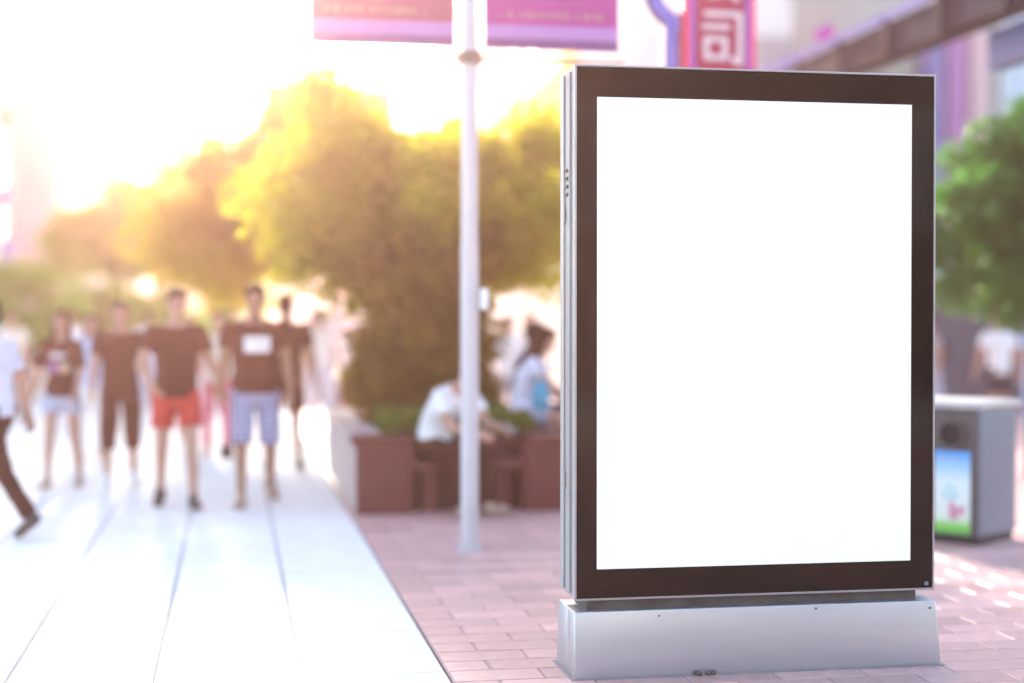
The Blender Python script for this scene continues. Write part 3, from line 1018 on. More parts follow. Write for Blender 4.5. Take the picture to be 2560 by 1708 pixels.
# ------------------------------------------------------------------ overhead beam on posts
bm_ = thing('overhead_beam', 'dark grey overhead beam on posts running along the street above the right tree', 'beam')
M_beam = mat('beam_dark_paint', (0.006, 0.014, 0.036), 0.9, var=0.1, scale=3, spec=0.05)
Geo().box(7.0, 7.30, 9.0, 24.0, 4.40, 4.78, 0.02).build('beam', M_beam, bm_)
for k in range(11):
    Geo().box(6.955, 6.998, 9.3 + 1.32 * k, 9.42 + 1.32 * k, 4.36, 4.80, 0.005).build('bracket', M_beam, bm_)
Geo().tube([(6.97, 9.0, 4.83), (6.97, 24.0, 4.83)], 0.022, 8).build('violet_tube', M_neon_violet, bm_, True)
for y in (9.2, 18.3):
    Geo().box(7.06, 7.24, y - 0.09, y + 0.09, -0.03, 4.40, 0.01).build('post', M_beam, bm_)
s = Geo().ellipsoid((6.93, 17.6, 4.95), (0.07, 0, 0), (0, .30, 0), (0, 0, 0.075)).build('magenta_lamp', mat('magenta_lamp', (0.25, 0.03, 0.25), 0.9, spec=0.0, emit=(0.9, 0.1, 0.9), estr=0.04), bm_, True)
s = Geo().box(7.32, 7.50, 13.2, 14.3, 4.0, 4.38, 0.02).build('blue_sign_box', mat('sky_blue_box', (0.04, 0.10, 0.28), 0.4), bm_)

# ------------------------------------------------------------------ hoarding on the right
hx0, hy = wx(2250, 26)
ho = thing('hoarding', 'dark blue grey panel hoarding behind the man in a white shirt', 'hoarding', (hx0, 24.5, 0))
M_hoard = mat('slate_panel', (0.022, 0.036, 0.066), 0.55, var=0.06, scale=2, objvar=0.06)
for k in range(6):
    Geo().box(1.22 * k + .004, 1.22 * (k + 1) - .004, 0, 0.05, -0.03, 2.22, 0.006).build('panel', M_hoard, ho)
put(ho, 'rail', M_darkmetal, 0, 7.3, 0.052, 0.10, 1.0, 1.08)
xs, _ = wx(2326, 25.0)
xe, _ = wx(2372, 25.0)
ys = Geo().box(xs - hx0, xe - hx0, -0.02, -0.002, wz(832, 25), wz(778, 25)).build('yellow_sign', mat('yellow_notice', (0.30, 0.17, 0.025), 0.5), ho)
g = Geo()
glyph_row(g, xs - hx0 + .05, xe - hx0 - .02, wz(800, 25), 0.055, -0.024, 21)
glyph_row(g, xs - hx0 + .05, xe - hx0 - .02, wz(818, 25), 0.055, -0.024, 22)
g.build('print_line', M_darkmetal, ys)['kind'] = 'stuff'
xs, _ = wx(2428, 25.0)
xe, _ = wx(2525, 25.0)
g = Geo()
glyph_row(g, xs - hx0, xe - hx0, wz(775, 25), 0.26, -0.006, 31)
g.build('white_lettering', mat('white_paint', (0.34, 0.35, 0.33), 0.5), ho)['kind'] = 'stuff'

# ------------------------------------------------------------------ litter bin
cx, cy = wx(2450, 10.65)
bn = thing('litter_bin', 'grey street litter bin with round hole and a blue and green recycling poster', 'bin', (cx, cy, 0), R(-54))
# local frame: long face along -x from the corner, facing -y; short face along +y facing +x
BW, BD, BH = 0.80, 0.56, 0.99
M_bin = mat('bin_grey_steel', (0.13, 0.165, 0.235), 0.4, 0.4, var=0.06, scale=4)
M_binf = mat('bin_brown_grey', (0.085, 0.075, 0.075), 0.45, 0.3, var=0.06, scale=4)
body = Geo().box(-BW, 0, 0, BD, 0.05, 0.93, 0.025).build('body', M_bin, bn)
Geo().box(-BW - .03, 0.03, -0.04, BD + .03, 0.932, BH, 0.03).build('lid', mat('bin_lid_white', (0.46, 0.45, 0.45), 0.45, var=0.04), bn)
Geo().box(-BW + .02, -0.02, 0.02, BD - .02, -0.01, 0.049).build('foot', M_darkmetal, bn)
fp = Geo().box(-BW + 0.02, -0.015, -0.022, -0.001, 0.07, 0.92, 0.008).build('front_plate', M_binf, bn)
M_hole = mat('bin_hole_black', (0.012, 0.012, 0.012), 0.8)
for hx in (-0.19, -0.58):
    rings = []
    for rad, y in ((0.105, -0.025), (0.105, -0.045), (0.082, -0.045), (0.082, -0.025)):
        rings.append([(hx + rad * math.cos(a), y, 0.76 + rad * math.sin(a)) for a in [2 * math.pi * k / 24 for k in range(24)]])
    rim = Geo().ring_loft(rings, close=True).build('hole_rim', M_binf, bn)
    smooth_by_angle(rim)
    g = Geo().ring_loft([[(hx + 0.081 * math.cos(a), y, 0.76 + 0.081 * math.sin(a)) for a in [2 * math.pi * k / 24 for k in range(24)]] for y in (-0.024, -0.026)])
    g.build('hole', M_hole, bn)

# printed poster of the bin: a gradient blue-white with green foot, built as flat prints
pm = bpy.data.materials.new('poster_print')
pm.use_nodes = True
t = pm.node_tree
tc = t.nodes.new('ShaderNodeTexCoord')
sp = t.nodes.new('ShaderNodeSeparateXYZ')
cr = t.nodes.new('ShaderNodeValToRGB')
e = cr.color_ramp.elements
e[0].position = 0.0
e[0].color = (0.10, 0.42, 0.06, 1)
e[1].position = 1.0
e[1].color = (0.03, 0.28, 0.75, 1)
for p_, c_ in ((0.10, (0.20, 0.55, 0.10, 1)), (0.18, (0.62, 0.72, 0.62, 1)), (0.62, (0.62, 0.75, 0.82, 1)), (0.84, (0.25, 0.52, 0.80, 1))):
    q = e.new(p_)
    q.color = c_
t.links.new(tc.outputs['Generated'], sp.inputs[0])
t.links.new(sp.outputs['Z'], cr.inputs[0])
t.links.new(cr.outputs[0], t.nodes['Principled BSDF'].inputs['Base Color'])
t.nodes['Principled BSDF'].inputs['Roughness'].default_value = 0.35
for hx in (-0.19, -0.58):
    ps = Geo().box(hx - 0.135, hx + 0.135, -0.027, -0.0225, 0.075, 0.645).build('poster', pm, bn)
    g = Geo()
    tri = [(hx - 0.065, 0.325), (hx + 0.035, 0.325), (hx - 0.015, 0.415)]
    for i in range(3):
        a, b_ = Vector((*tri[i], 0)), Vector((*tri[(i + 1) % 3], 0))
        a2, b2 = a.lerp(b_, 0.12), a.lerp(b_, 0.80)
        stroke(g, [(a2.x, a2.y), (b2.x, b2.y)], 0.014, -0.0290 - .0004 * i, 0.0015)
        dr = (b_ - a).normalized()
        nr_ = Vector((-dr.y, dr.x, 0))
        tip = a.lerp(b_, 0.97)
        q = [b2 + nr_ * 0.016, b2 - nr_ * 0.016, tip]
        g.add([(p.x, -0.0298 - .0004 * i, p.y) for p in q] + [(p.x, -0.0275, p.y) for p in q], [(0, 1, 2), (5, 4, 3), (0, 3, 4, 1), (1, 4, 5, 2), (2, 5, 3, 0)])
    g.build('recycling_mark', mat('teal_print', (0.20, 0.60, 0.62), 0.5), ps)
    g = Geo()
    rr = random.Random(8)
    for k in range(5):
        g.box(hx - 0.02 + 0.024 * k, hx - 0.002 + 0.024 * k, -0.0295, -0.0275, 0.165 + rr.uniform(0, .05), 0.27 + rr.uniform(-.02, .03))
    g.build('pink_figures', mat('pink_print', (0.60, 0.20, 0.35), 0.5), ps)
    g = Geo()
    glyph_row(g, hx - 0.11, hx + 0.11, 0.575, 0.028, -0.0295, 41)
    g.build('print_line', M_blogo, ps)['kind'] = 'stuff'

# ------------------------------------------------------------------ people
def cloth(name, c, rough=0.85, **k):
    return mat(name, c, rough, var=k.pop('var', 0.08), scale=k.pop('scale', 14), bump=0.12, bscale=220, spec=0.2, **k)


SKIN = mat('skin', (0.42, 0.235, 0.17), 0.5, var=0.04, scale=9, spec=0.4)
SKIN2 = mat('skin_tanned', (0.31, 0.16, 0.10), 0.5, var=0.04, scale=9, spec=0.4)
HAIR = mat('black_hair', (0.030, 0.013, 0.009), 0.75, spec=0.1, var=0.2, scale=30, stretch=(6, 6, 1))
HAIR2 = mat('brown_hair', (0.055, 0.018, 0.010), 0.75, spec=0.1, var=0.2, scale=30, stretch=(6, 6, 1))
EYE = mat('dark_eye', (0.02, 0.015, 0.012), 0.2, var=0)
LIP = mat('lip', (0.42, 0.17, 0.14), 0.5, var=0.03)
BLACK = cloth('glow_tinted_cotton', (0.085, 0.016, 0.010))  # black cloth with the warm glow painted into its base colour
WHITE = cloth('white_cotton', (0.78, 0.78, 0.80))
LILAC = cloth('pale_lilac_cotton', (0.62, 0.62, 0.74))
CORAL = cloth('coral_cotton', (0.50, 0.045, 0.035))
DENIM = cloth('pale_denim', (0.42, 0.46, 0.60), scale=30, var=0.15)
NAVY = cloth('dark_navy_cotton', (0.02, 0.026, 0.045))
DKBROWN = cloth('dark_trouser_cloth', (0.055, 0.014, 0.007))
PALEBLUE = cloth('pale_blue_cotton', (0.45, 0.55, 0.78))
PINK = cloth('rose_cotton', (0.60, 0.16, 0.24))
GREY = cloth('grey_cotton', (0.30, 0.30, 0.33))
CREAM = cloth('cream_cotton', (0.70, 0.64, 0.55))
SH_WHITE = mat('white_shoe', (0.66, 0.66, 0.68), 0.5, var=0.05)
SH_DARK = mat('dark_shoe', (0.035, 0.030, 0.030), 0.5, var=0.1)
SH_TAN = mat('tan_shoe', (0.38, 0.26, 0.20), 0.5, var=0.1)


def plaid():
    m = bpy.data.materials.new('plaid_cotton')
    m.use_nodes = True
    t = m.node_tree
    b = t.nodes['Principled BSDF']
    tc = t.nodes.new('ShaderNodeTexCoord')
    last = None
    for ax, sc in (('X', 7.5), ('Z', 7.0)):
        wv = t.nodes.new('ShaderNodeTexWave')
        wv.bands_direction = ax
        wv.inputs['Scale'].default_value = sc
        wv.inputs['Distortion'].default_value = 0.6
        t.links.new(tc.outputs['Object'], wv.inputs[0])
        rp = t.nodes.new('ShaderNodeValToRGB')
        rp.color_ramp.elements[0].position = 0.25
        rp.color_ramp.elements[0].color = (0.16, 0.17, 0.30, 1) if ax == 'X' else (0.30, 0.33, 0.46, 1)
        rp.color_ramp.elements[1].position = 0.62
        rp.color_ramp.elements[1].color = (0.72, 0.75, 0.86, 1)
        t.links.new(wv.outputs['Color'], rp.inputs[0])
        if last is None:
            last = rp.outputs[0]
        else:
            mx = t.nodes.new('ShaderNodeMixRGB')
            mx.blend_type = 'MULTIPLY'
            mx.inputs[0].default_value = 1.0
            t.links.new(last, mx.inputs[1])
            t.links.new(rp.outputs[0], mx.inputs[2])
            last = mx.outputs[0]
    t.links.new(last, b.inputs['Base Color'])
    b.inputs['Roughness'].default_value = 0.85
    return m


PLAID = plaid()


def limb_dir(flex, ab, side):
    f, a = R(flex), R(ab)
    return Vector((side * math.sin(a), -math.sin(f) * math.cos(a), -math.cos(f) * math.cos(a)))


def build_person(label, H, xy, yaw, legs, arms, top, bottom, shoes, hair, lean=3.0, skin=None, female=False, head=(0, 0),
                 seat=None, fine=True, group=None, top_len=0.0, sleeve=0.55, bot_len=0.9, socks=None, twist=0.0, bulk=1.0, wob=0.006):
    """legs/arms: per side (screen-left when facing the camera first): absolute angles (flex1, ab1, flex2, ab2)"""
    s = H / 1.75
    skin = skin or SKIN
    V = Vector
    # ---- spine
    def spine(z):
        """point and frame at rest height z (unscaled)"""
        zz, p, n = 0.95, V((0, 0, 0.95)), 24
        if z <= 0.95:
            return V((0, 0, z)), V((0, 0, 1)), V((0, -1, 0))
        th = 0
        st = (z - 0.95) / n
        for i in range(n):
            h = 0.95 + (i + 0.5) * st
            th = R(lean) * min(1.0, (h - 0.95) / 0.30) * (1.0 if h < 1.4 else 1.0)
            p = p + V((0, -math.sin(th), math.cos(th))) * st
        return p, V((0, -math.sin(th), math.cos(th))), V((0, -math.cos(th), -math.sin(th)))

    shw = (0.158 if female else 0.185) * bulk
    hipw = 0.092
    if female:
        prof = [(0.80, .10, .10), (.88, .165, .118), (.96, .165, .115), (1.08, .122, .088), (1.2, .135, .10), (1.29, .145, .118), (1.37, .135, .09), (1.44, .085, .062), (1.49, .048, .05)]
    else:
        prof = [(0.80, .10, .10), (.88, .158, .112), (.97, .156, .110), (1.08, .144, .102), (1.2, .156, .108), (1.31, .170, .116), (1.39, .160, .098), (1.45, .098, .07), (1.50, .055, .056)]

    def torso(infl, z0, z1, wide=1.0):
        rings = []
        for (z, a, b) in prof:
            if z < z0 - 1e-6 or z > z1 + 1e-6:
                continue
            c, u, f = spine(z)
            rx, ry = a * wide * bulk + infl, b * bulk + infl
            rings.append([c + V((1, 0, 0)) * rx * math.cos(t) + f * ry * math.sin(t) for t in [2 * math.pi * k / 24 for k in range(24)]])
        return rings

    def loft_wind(rings):
        return rings

    # ---- joints
    cN, uN, fN = spine(1.49)
    shp, shu, shf = spine(1.405)
    J = {}
    for i, side in enumerate((-1, 1)):
        l = legs[i]
        hip = V((side * hipw, 0, 0.90))
        k = hip + limb_dir(l[0], l[1], side) * 0.43
        a = k + limb_dir(l[2], l[3], side) * 0.41
        fp = R(l[4] if len(l) > 4 else 0)          # foot pitch, toes down positive
        fd = V((side * 0.16, -math.cos(fp), -math.sin(fp))).normalized()
        heel_n = V((0, -math.sin(fp), math.cos(fp)))
        J['hip', i], J['knee', i], J['ank', i], J['fd', i], J['fu', i] = hip, k, a, fd, heel_n
        ar = arms[i]
        sh = shp + V((side * shw, 0, 0))
        el = sh + limb_dir(ar[0], ar[1], side) * 0.285
        wr = el + limb_dir(ar[2], ar[3], side) * 0.25
        J['sh', i], J['el', i], J['wr', i], J['hd', i] = sh, el, wr, (wr - el).normalized()
    # ---- ground
    def sole(i):
        a, fd, fu = J['ank', i], J['fd', i], J['fu', i]
        return min((a - fu * 0.075 - fd * 0.05).z, (a - fu * 0.075 + fd * 0.185).z)
    if seat is None:
        dz = -min(sole(0), sole(1)) + 0.004
    else:
        dz = seat / s - 0.80 + 0.02
    O = V((0, 0, dz))

    def P(v):
        return (V(v) + O) * s

    hy, hp = R(head[0]), R(head[1] + lean * 0.35)
    fh = V((math.sin(hy) * math.cos(hp), -math.cos(hy) * math.cos(hp), -math.sin(hp)))
    rh = V((math.cos(hy), math.sin(hy), 0))
    uh = rh.cross(fh) * -1
    if uh.z < 0:
        uh = -uh
    hc = cN + (uN * 0.4 + uh * 0.6).normalized() * 0.145 + fh * 0.018   # head centre
    limb = 0.86 if female else 1.0

    def arm_geo(g, infl=0.0, upto=2.0, cap=0.0):
        for i in range(2):
            sh, el, wr = J['sh', i], J['el', i], J['wr', i]
            u1 = min(1.0, upto)
            r0, r1 = (0.054 * limb + infl * .6) * s, (0.054 + (0.038 - 0.054) * u1) * limb * s + (infl + cap) * s
            if infl > 0 and upto <= 1:
                g.capsule(P(sh), r0, P(sh.lerp(el, 0.12)), r0)
                g.tube([P(sh.lerp(el, q * u1)) for q in (0.0, 0.5, 1.0)], [r0 * 0.98, (r0 + r1) / 2, r1], 16)
            else:
                g.capsule(P(sh), r0, P(sh.lerp(el, u1)), r1)
            if upto > 1:
                g.capsule(P(el), (0.040 * limb + infl) * s, P(el.lerp(wr, min(1, upto - 1))), (0.026 * limb + infl) * s)
                if upto >= 2:
                    g.capsule(P(el.lerp(wr, .18)), 0.041 * limb * s, P(el.lerp(wr, .40)), 0.036 * limb * s)

    def leg_geo(g, infl=0.0, upto=2.0, cap=0.0):
        for i in range(2):
            hip, k, a = J['hip', i], J['knee', i], J['ank', i]
            u1 = min(1.0, upto)
            r0, r1 = (0.080 + infl) * s, (0.080 + (0.054 - 0.080) * u1 + infl + cap) * s
            if infl > 0 and upto <= 1:
                g.capsule(P(hip), r0, P(hip.lerp(k, 0.1)), r0, 14)
                g.tube([P(hip.lerp(k, q * u1)) for q in (0.0, 0.5, 1.0)], [r0, (r0 + r1) / 2, r1], 18)
            else:
                g.capsule(P(hip), r0, P(hip.lerp(k, u1)), r1, 14)
            if upto > 1:
                u2 = min(1, upto - 1)
                g.capsule(P(k), (0.053 + infl) * s, P(k.lerp(a, u2)), (0.053 + (0.034 - 0.053) * u2 + infl + cap) * s, 14)
                if upto >= 2 and infl == 0:
                    back = (a - k).cross(V((1, 0, 0))).normalized()
                    if back.y < 0:
                        back = -back
                    g.capsule(P(k.lerp(a, .18) + back * .012), 0.050 * s, P(k.lerp(a, .45) + back * .010), 0.042 * s, 14)

    def foot_geo(g, infl=0.0, which=(0, 1)):
        for i in which:
            a, fd, fu = J['ank', i], J['fd', i], J['fu', i]
            g.capsule(P(a), (0.034 + infl) * s, P(a - fu * 0.038 - fd * 0.018), (0.034 + infl) * s)
            g.capsule(P(a - fu * 0.042 - fd * 0.025), (0.032 + infl) * s, P(a - fu * 0.050 + fd * 0.125), (0.025 + infl) * s)
            rt = fd.cross(fu).normalized()
            for q in (-0.018, 0.018):
                g.capsule(P(a - fu * 0.048 + rt * q), (0.027 + infl) * s, P(a - fu * 0.055 + fd * 0.150 + rt * q), (0.019 + infl) * s)

    # ---- body
    g = Geo()
    g.ring_loft([[P(p) for p in r] for r in torso(0, 0.8, 1.5)])
    for i in range(2):
        g.capsule(P(J['sh', i] - Vector((0, 0, .008))), 0.046 * s, P(cN - uN * 0.035), 0.040 * s)
        g.capsule(P(J['hip', i]), 0.09 * s, P(J['hip', i] + V((0, 0.02, 0.0))), 0.09 * s)
    g.capsule(P(cN - uN * 0.06), 0.056 * limb * s, P(hc - uh * 0.04 - fh * 0.015), 0.052 * limb * s)
    g.ellipsoid(P(hc + uh * 0.025 - fh * 0.01), rh * 0.075 * s, fh * 0.094 * s, uh * 0.092 * s)
    g.ellipsoid(P(hc - uh * 0.045 + fh * 0.022), rh * 0.058 * s, fh * 0.064 * s, uh * 0.070 * s)
    g.ellipsoid(P(hc - uh * 0.095 + fh * 0.052), rh * 0.026 * s, fh * 0.022 * s, uh * 0.020 * s)
    if fine:
        g.capsule(P(hc + uh * 0.012 + fh * 0.084), 0.009 * s, P(hc - uh * 0.028 + fh * 0.098), 0.0125 * s)
        for q in (-1, 1):
            g.ellipsoid(P(hc + rh * 0.077 * q - uh * 0.01 - fh * 0.008), rh * 0.012 * s, fh * 0.02 * s, uh * 0.033 * s, 10, 6)
    leg_geo(g)
    foot_geo(g)
    arm_geo(g)
    for i, side in enumerate((-1, 1)):
        wr, hd = J['wr', i], J['hd', i]
        wax = V((0, -1, 0)) if abs(hd.y) < 0.75 else V((0, 0, 1))
        wax = (wax - hd * wax.dot(hd)).normalized()
        pn = hd.cross(wax).normalized()
        if pn.x * side > 0:
            pn = -pn
        g.capsule(P(wr), 0.024 * limb * s, P(wr + hd * 0.03), 0.026 * limb * s)
        for q in (-0.026, -0.009, 0.009, 0.026):
            g.capsule(P(wr + hd * 0.02 + wax * q * .7), 0.014 * s, P(wr + hd * 0.088 + wax * q), 0.0125 * s, 8)
        if fine:
            for q, ln in ((-0.030, .052), (-0.010, .068), (0.010, .074), (0.030, .066)):
                b0 = wr + hd * 0.09 + wax * q
                b1 = b0 + (hd + pn * 0.25).normalized() * ln * 0.52
                b2 = b1 + (hd + pn * 0.85).normalized() * ln * 0.48
                g.capsule(P(b0), 0.0098 * s, P(b1), 0.009 * s, 8)
                g.capsule(P(b1), 0.009 * s, P(b2), 0.0078 * s, 8)
            t0 = wr + hd * 0.03 + wax * 0.024
            t1 = t0 + (hd * .7 + wax * .75 + pn * .3).normalized() * 0.04
            t2 = t1 + (hd * .95 + wax * .2 + pn * .3).normalized() * 0.034
            g.capsule(P(t0), 0.0125 * s, P(t1), 0.0105 * s, 8)
            g.capsule(P(t1), 0.0105 * s, P(t2), 0.0085 * s, 8)
        else:
            g.capsule(P(wr + hd * .07), 0.024 * s, P(wr + hd * 0.135 + pn * .02), 0.014 * s, 8)
    vox = 0.0085 if fine else 0.017
    me = remeshed(g, vox * s, 2 if fine else 1)
    me.name = 'person'
    me.materials.append(skin)
    root = link('person', me, None, (xy[0], xy[1], 0.0), yaw)
    tag(root, label, 'person', group)
    # ---- top
    tvox = 0.011 if fine else 0.018
    infl = 0.014
    g = Geo()
    rings = torso(infl, 0.86 - top_len, 1.46)
    if top_len >= 0:
        c, u, f = spine(0.86)
        rings[0] = [q + V((0, 0, -0.01)) for q in rings[0]]
    g.ring_loft([[P(p) for p in r] for r in rings])
    for i in range(2):
        g.capsule(P(J['sh', i] - Vector((0, 0, .006))), 0.054 * s, P(cN - uN * 0.048), 0.046 * s)
    arm_geo(g, infl * 0.9, sleeve, 0.014 if sleeve <= 1 else 0.006)
    me = remeshed(g, tvox * s, 3, wob * s)
    me.materials.append(top)
    shirt = link('shirt', me, root)
    # ---- bottom
    g = Geo()
    g.ring_loft([[P(p) for p in r] for r in torso(0.013, 0.8, 0.99)])
    for i in range(2):
        g.capsule(P(J['hip', i] + V((0, 0.012, 0.01))), 0.098 * s, P(J['hip', i]), 0.098 * s)
    leg_geo(g, 0.018 if bot_len < 1.6 else 0.013, bot_len, 0.014 if bot_len < 1.6 else 0.012)
    me = remeshed(g, tvox * s, 3, wob * s)
    me.materials.append(bottom)
    pants = link('trousers' if bot_len > 1.6 else 'shorts', me, root)
    # ---- shoes
    for i in range(2):
        g = Geo()
        foot_geo(g, 0.009, (i,))
        me = remeshed(g, tvox * s * 0.9, 1)
        me.materials.append(shoes)
        link('shoe', me, root)
    # ---- hair
    g = Geo()
    g.ellipsoid(P(hc + uh * 0.044 - fh * 0.020), rh * 0.083 * s, fh * 0.092 * s, uh * 0.083 * s)
    g.ellipsoid(P(hc + uh * 0.090 + fh * 0.028), rh * 0.066 * s, fh * 0.060 * s, uh * 0.034 * s)
    g.ellipsoid(P(hc - uh * 0.005 - fh * 0.050), rh * 0.074 * s, fh * 0.058 * s, uh * 0.088 * s)
    if hair[1] == 'long':
        for q in (-1, 1):
            g.capsule(P(hc + rh * 0.068 * q + uh * 0.02 - fh * .01), 0.024 * s, P(hc + rh * 0.078 * q - uh * 0.23 + fh * 0.005), 0.026 * s)
            g.capsule(P(hc + rh * 0.04 * q - fh * .06), 0.045 * s, P(cN - uN * 0.17 - fN * 0.105 + rh * 0.05 * q), 0.040 * s)
        g.capsule(P(hc - fh * .06), 0.06 * s, P(cN - uN * 0.18 - fN * 0.11), 0.045 * s)
    me = remeshed(g, (0.009 if fine else 0.016) * s, 1, 0.006 * s, 30)
    me.materials.append(hair[0])
    link('hair', me, root)
    # ---- face
    if fine:
        for q in (-1, 1):
            Geo().ellipsoid(P(hc + rh * 0.031 * q + uh * 0.008 + fh * 0.078), rh * 0.013 * s, fh * 0.009 * s, uh * 0.007 * s, 10, 6).build('eye', EYE, root, True)
            Geo().ellipsoid(P(hc + rh * 0.032 * q + uh * 0.030 + fh * 0.079), rh * 0.019 * s, fh * 0.008 * s, uh * 0.0045 * s, 10, 6).build('eyebrow', hair[0], root, True)
        Geo().ellipsoid(P(hc - uh * 0.060 + fh * 0.080), rh * 0.022 * s, fh * 0.009 * s, uh * 0.0075 * s, 10, 6).build('mouth', LIP, root, True)
    return root, dict(P=P, J=J, spine=spine, hc=hc, s=s, shirt=shirt, root=root)


def chest_print(info, name, m, cx, cz, w_, h_, nx=8, ny=6, lift=0.004):
    """flat print on the chest that follows the shirt (local coordinates, cz is rest height)"""
    sh = info['shirt'].data
    bvh = BVHTree.FromPolygons([v.co[:] for v in sh.vertices], [p.vertices[:] for p in sh.polygons])
    s = info['s']
    c, u, f = info['spine'](cz)
    grid, ok = [], True
    for j in range(ny + 1):
        for i in range(nx + 1):
            p = info['P'](c + Vector((1, 0, 0)) * (cx + (i / nx - .5) * w_) + u * (j / ny - .5) * h_ + f * 0.5)
            hit = bvh.ray_cast(p, -f)
            grid.append((hit[0] if hit[0] else p - f * 0.36 * s) + f * lift)
    faces = []
    for j in range(ny):
        for i in range(nx):
            a = j * (nx + 1) + i
            faces.append((a, a + 1, a + nx + 2, a + nx + 1))
    back = [p - f * (lift + 0.004) for p in grid]
    n = len(grid)
    faces2 = [tuple(q + n for q in reversed(fc)) for fc in faces]
    o = link(name, mesh_from(name, grid + back, faces + faces2, m, True), info['shirt'])
    return o


def at_ground(px, py):
    d = CAM_H * F / (py - HZ)
    return wx(px, d)


face_cam = 0.0
# girl
girl, gi = build_person('girl with long dark hair, glow-tinted dark printed shirt and pale denim shorts, facing us', 1.61, at_ground(155, 1222), R(-14),
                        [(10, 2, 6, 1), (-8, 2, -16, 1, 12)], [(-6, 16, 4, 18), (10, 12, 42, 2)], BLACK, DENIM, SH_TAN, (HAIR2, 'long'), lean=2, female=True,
                        head=(12, 4), bot_len=0.42, sleeve=0.85, wob=0.007)
chest_print(gi, 'white_print_patch', mat('grey_white_print', (0.50, 0.48, 0.52), 0.7), 0.0, 1.30, 0.16, 0.05)
chest_print(gi, 'purple_print_patch', mat('purple_print', (0.26, 0.10, 0.24), 0.7), -0.05, 1.18, 0.13, 0.10)
chest_print(gi, 'gold_print_patch', mat('gold_print', (0.50, 0.36, 0.24), 0.7), 0.06, 1.18, 0.09, 0.09)
# man in long dark shorts
build_person('man in glow-tinted dark shirt and long dark shorts with white shoes, beside the girl', 1.69, at_ground(300, 1222), R(10),
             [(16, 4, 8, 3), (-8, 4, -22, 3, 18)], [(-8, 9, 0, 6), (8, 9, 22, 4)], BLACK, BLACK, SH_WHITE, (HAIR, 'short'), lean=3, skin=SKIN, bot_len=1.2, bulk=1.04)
# coral shorts
build_person('man in glow-tinted dark t-shirt and coral red shorts, hand at his waist', 1.77, at_ground(440, 1273), R(4),
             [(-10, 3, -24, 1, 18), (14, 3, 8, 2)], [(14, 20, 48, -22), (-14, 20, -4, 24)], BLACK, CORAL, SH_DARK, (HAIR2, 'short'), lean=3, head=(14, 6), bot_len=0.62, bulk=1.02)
# logo man
lm, li = build_person('man in glow-tinted dark t-shirt with white chest logo and blue plaid shorts', 1.83, at_ground(637, 1264), R(3),
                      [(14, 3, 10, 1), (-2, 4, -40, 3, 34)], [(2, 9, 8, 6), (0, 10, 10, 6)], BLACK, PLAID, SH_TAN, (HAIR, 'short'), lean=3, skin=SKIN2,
                      head=(2, 6), bot_len=0.98, bulk=1.10)
chest_print(li, 'white_logo', mat('white_logo_print', (0.78, 0.77, 0.78), 0.7), 0.01, 1.285, 0.205, 0.125)
g = Geo()
lg = chest_print(li, 'logo_bar', mat('grey_logo_print', (0.52, 0.50, 0.55), 0.7), 0.01, 1.292, 0.14, 0.016, lift=0.008)
# man walking away behind him
build_person('man in dark clothes walking away, just behind the man with the white logo', 1.79, at_ground(712, 1178), R(172),
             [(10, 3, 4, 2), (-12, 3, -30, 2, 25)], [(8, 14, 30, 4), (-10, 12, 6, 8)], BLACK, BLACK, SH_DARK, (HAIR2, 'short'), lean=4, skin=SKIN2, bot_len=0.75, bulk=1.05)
# man at the left edge
ex, ey = wx(-14, 11.2)
build_person('man in a pale lilac shirt and dark trousers, cut by the left edge', 1.70, (ex, ey), R(-118),
             [(24, 2, 16, 2), (-18, 2, -38, 2, 38)], [(-20, 8, -10, 6), (18, 8, 52, 2)], LILAC, DKBROWN, SH_DARK, (HAIR, 'short'), lean=5, bot_len=1.92, sleeve=0.75, wob=0.008)

# seated man with phone on the bench recess
sm, si = build_person('seated man in a white shirt bent over, on the planter bench behind the pole', 1.72, (1.62, 12.52), R(38),
                      [(84, 4, 2, 2), (80, 8, 22, -16, -10)], [(30, 6, 78, -14), (34, 6, 82, -16)], WHITE, DKBROWN, SH_TAN, (HAIR2, 'short'), lean=46, head=(0, 14),
                      seat=0.415, bot_len=1.9, sleeve=0.62, wob=0.009)
wrp = si['P'](si['J']['wr', 1] + si['J']['hd', 1] * 0.10)
mw = Matrix.Translation((1.62, 12.52, 0)) @ Matrix.Rotation(R(38), 4, 'Z')
pw = mw @ wrp
ph = Geo().box(-0.036, 0.036, -0.004, 0.004, -0.07, 0.07, 0.003).build('phone', mat('dark_phone', (0.03, 0.03, 0.035), 0.2, var=0), None)
ph.location = pw + Vector((-0.01, -0.02, 0.03))
ph.rotation_euler = (R(-60), 0, R(38))
tag(ph, 'dark phone in the hands of the seated man in white', 'phone')

# two women seated on the right rim of the planter
w1, wi = build_person('seated woman with long dark hair and lilac top holding a cyan bag, at planter corner', 1.62, (2.50, 13.35), R(70),
                      [(86, 4, 6, 2), (84, 6, 10, 2)], [(24, 8, 70, -6), (26, 8, 72, -8)], LILAC, DENIM, SH_WHITE, (HAIR2, 'long'), lean=20, female=True, head=(8, 18),
                      seat=0.615, bot_len=0.6, sleeve=0.5, wob=0.009)
w2, wj = build_person('seated person with dark hair and pale blue shirt, half hidden by the light box', 1.66, (2.68, 14.35), R(60),
                      [(86, 4, 6, 2), (84, 6, 4, 2)], [(20, 8, 66, -6), (22, 8, 66, -8)], PALEBLUE, NAVY, SH_WHITE, (HAIR, 'short'), lean=14, head=(20, 10),
                      seat=0.615, bot_len=1.9, sleeve=0.55)
bx, by = wx(1352, 13.1)
g = Geo()
g.ellipsoid((0, 0, 0.0), (0.085, 0, 0), (0, 0.045, 0), (0, 0, 0.135))
me = remeshed(g, 0.012, 2, 0.012, 14)
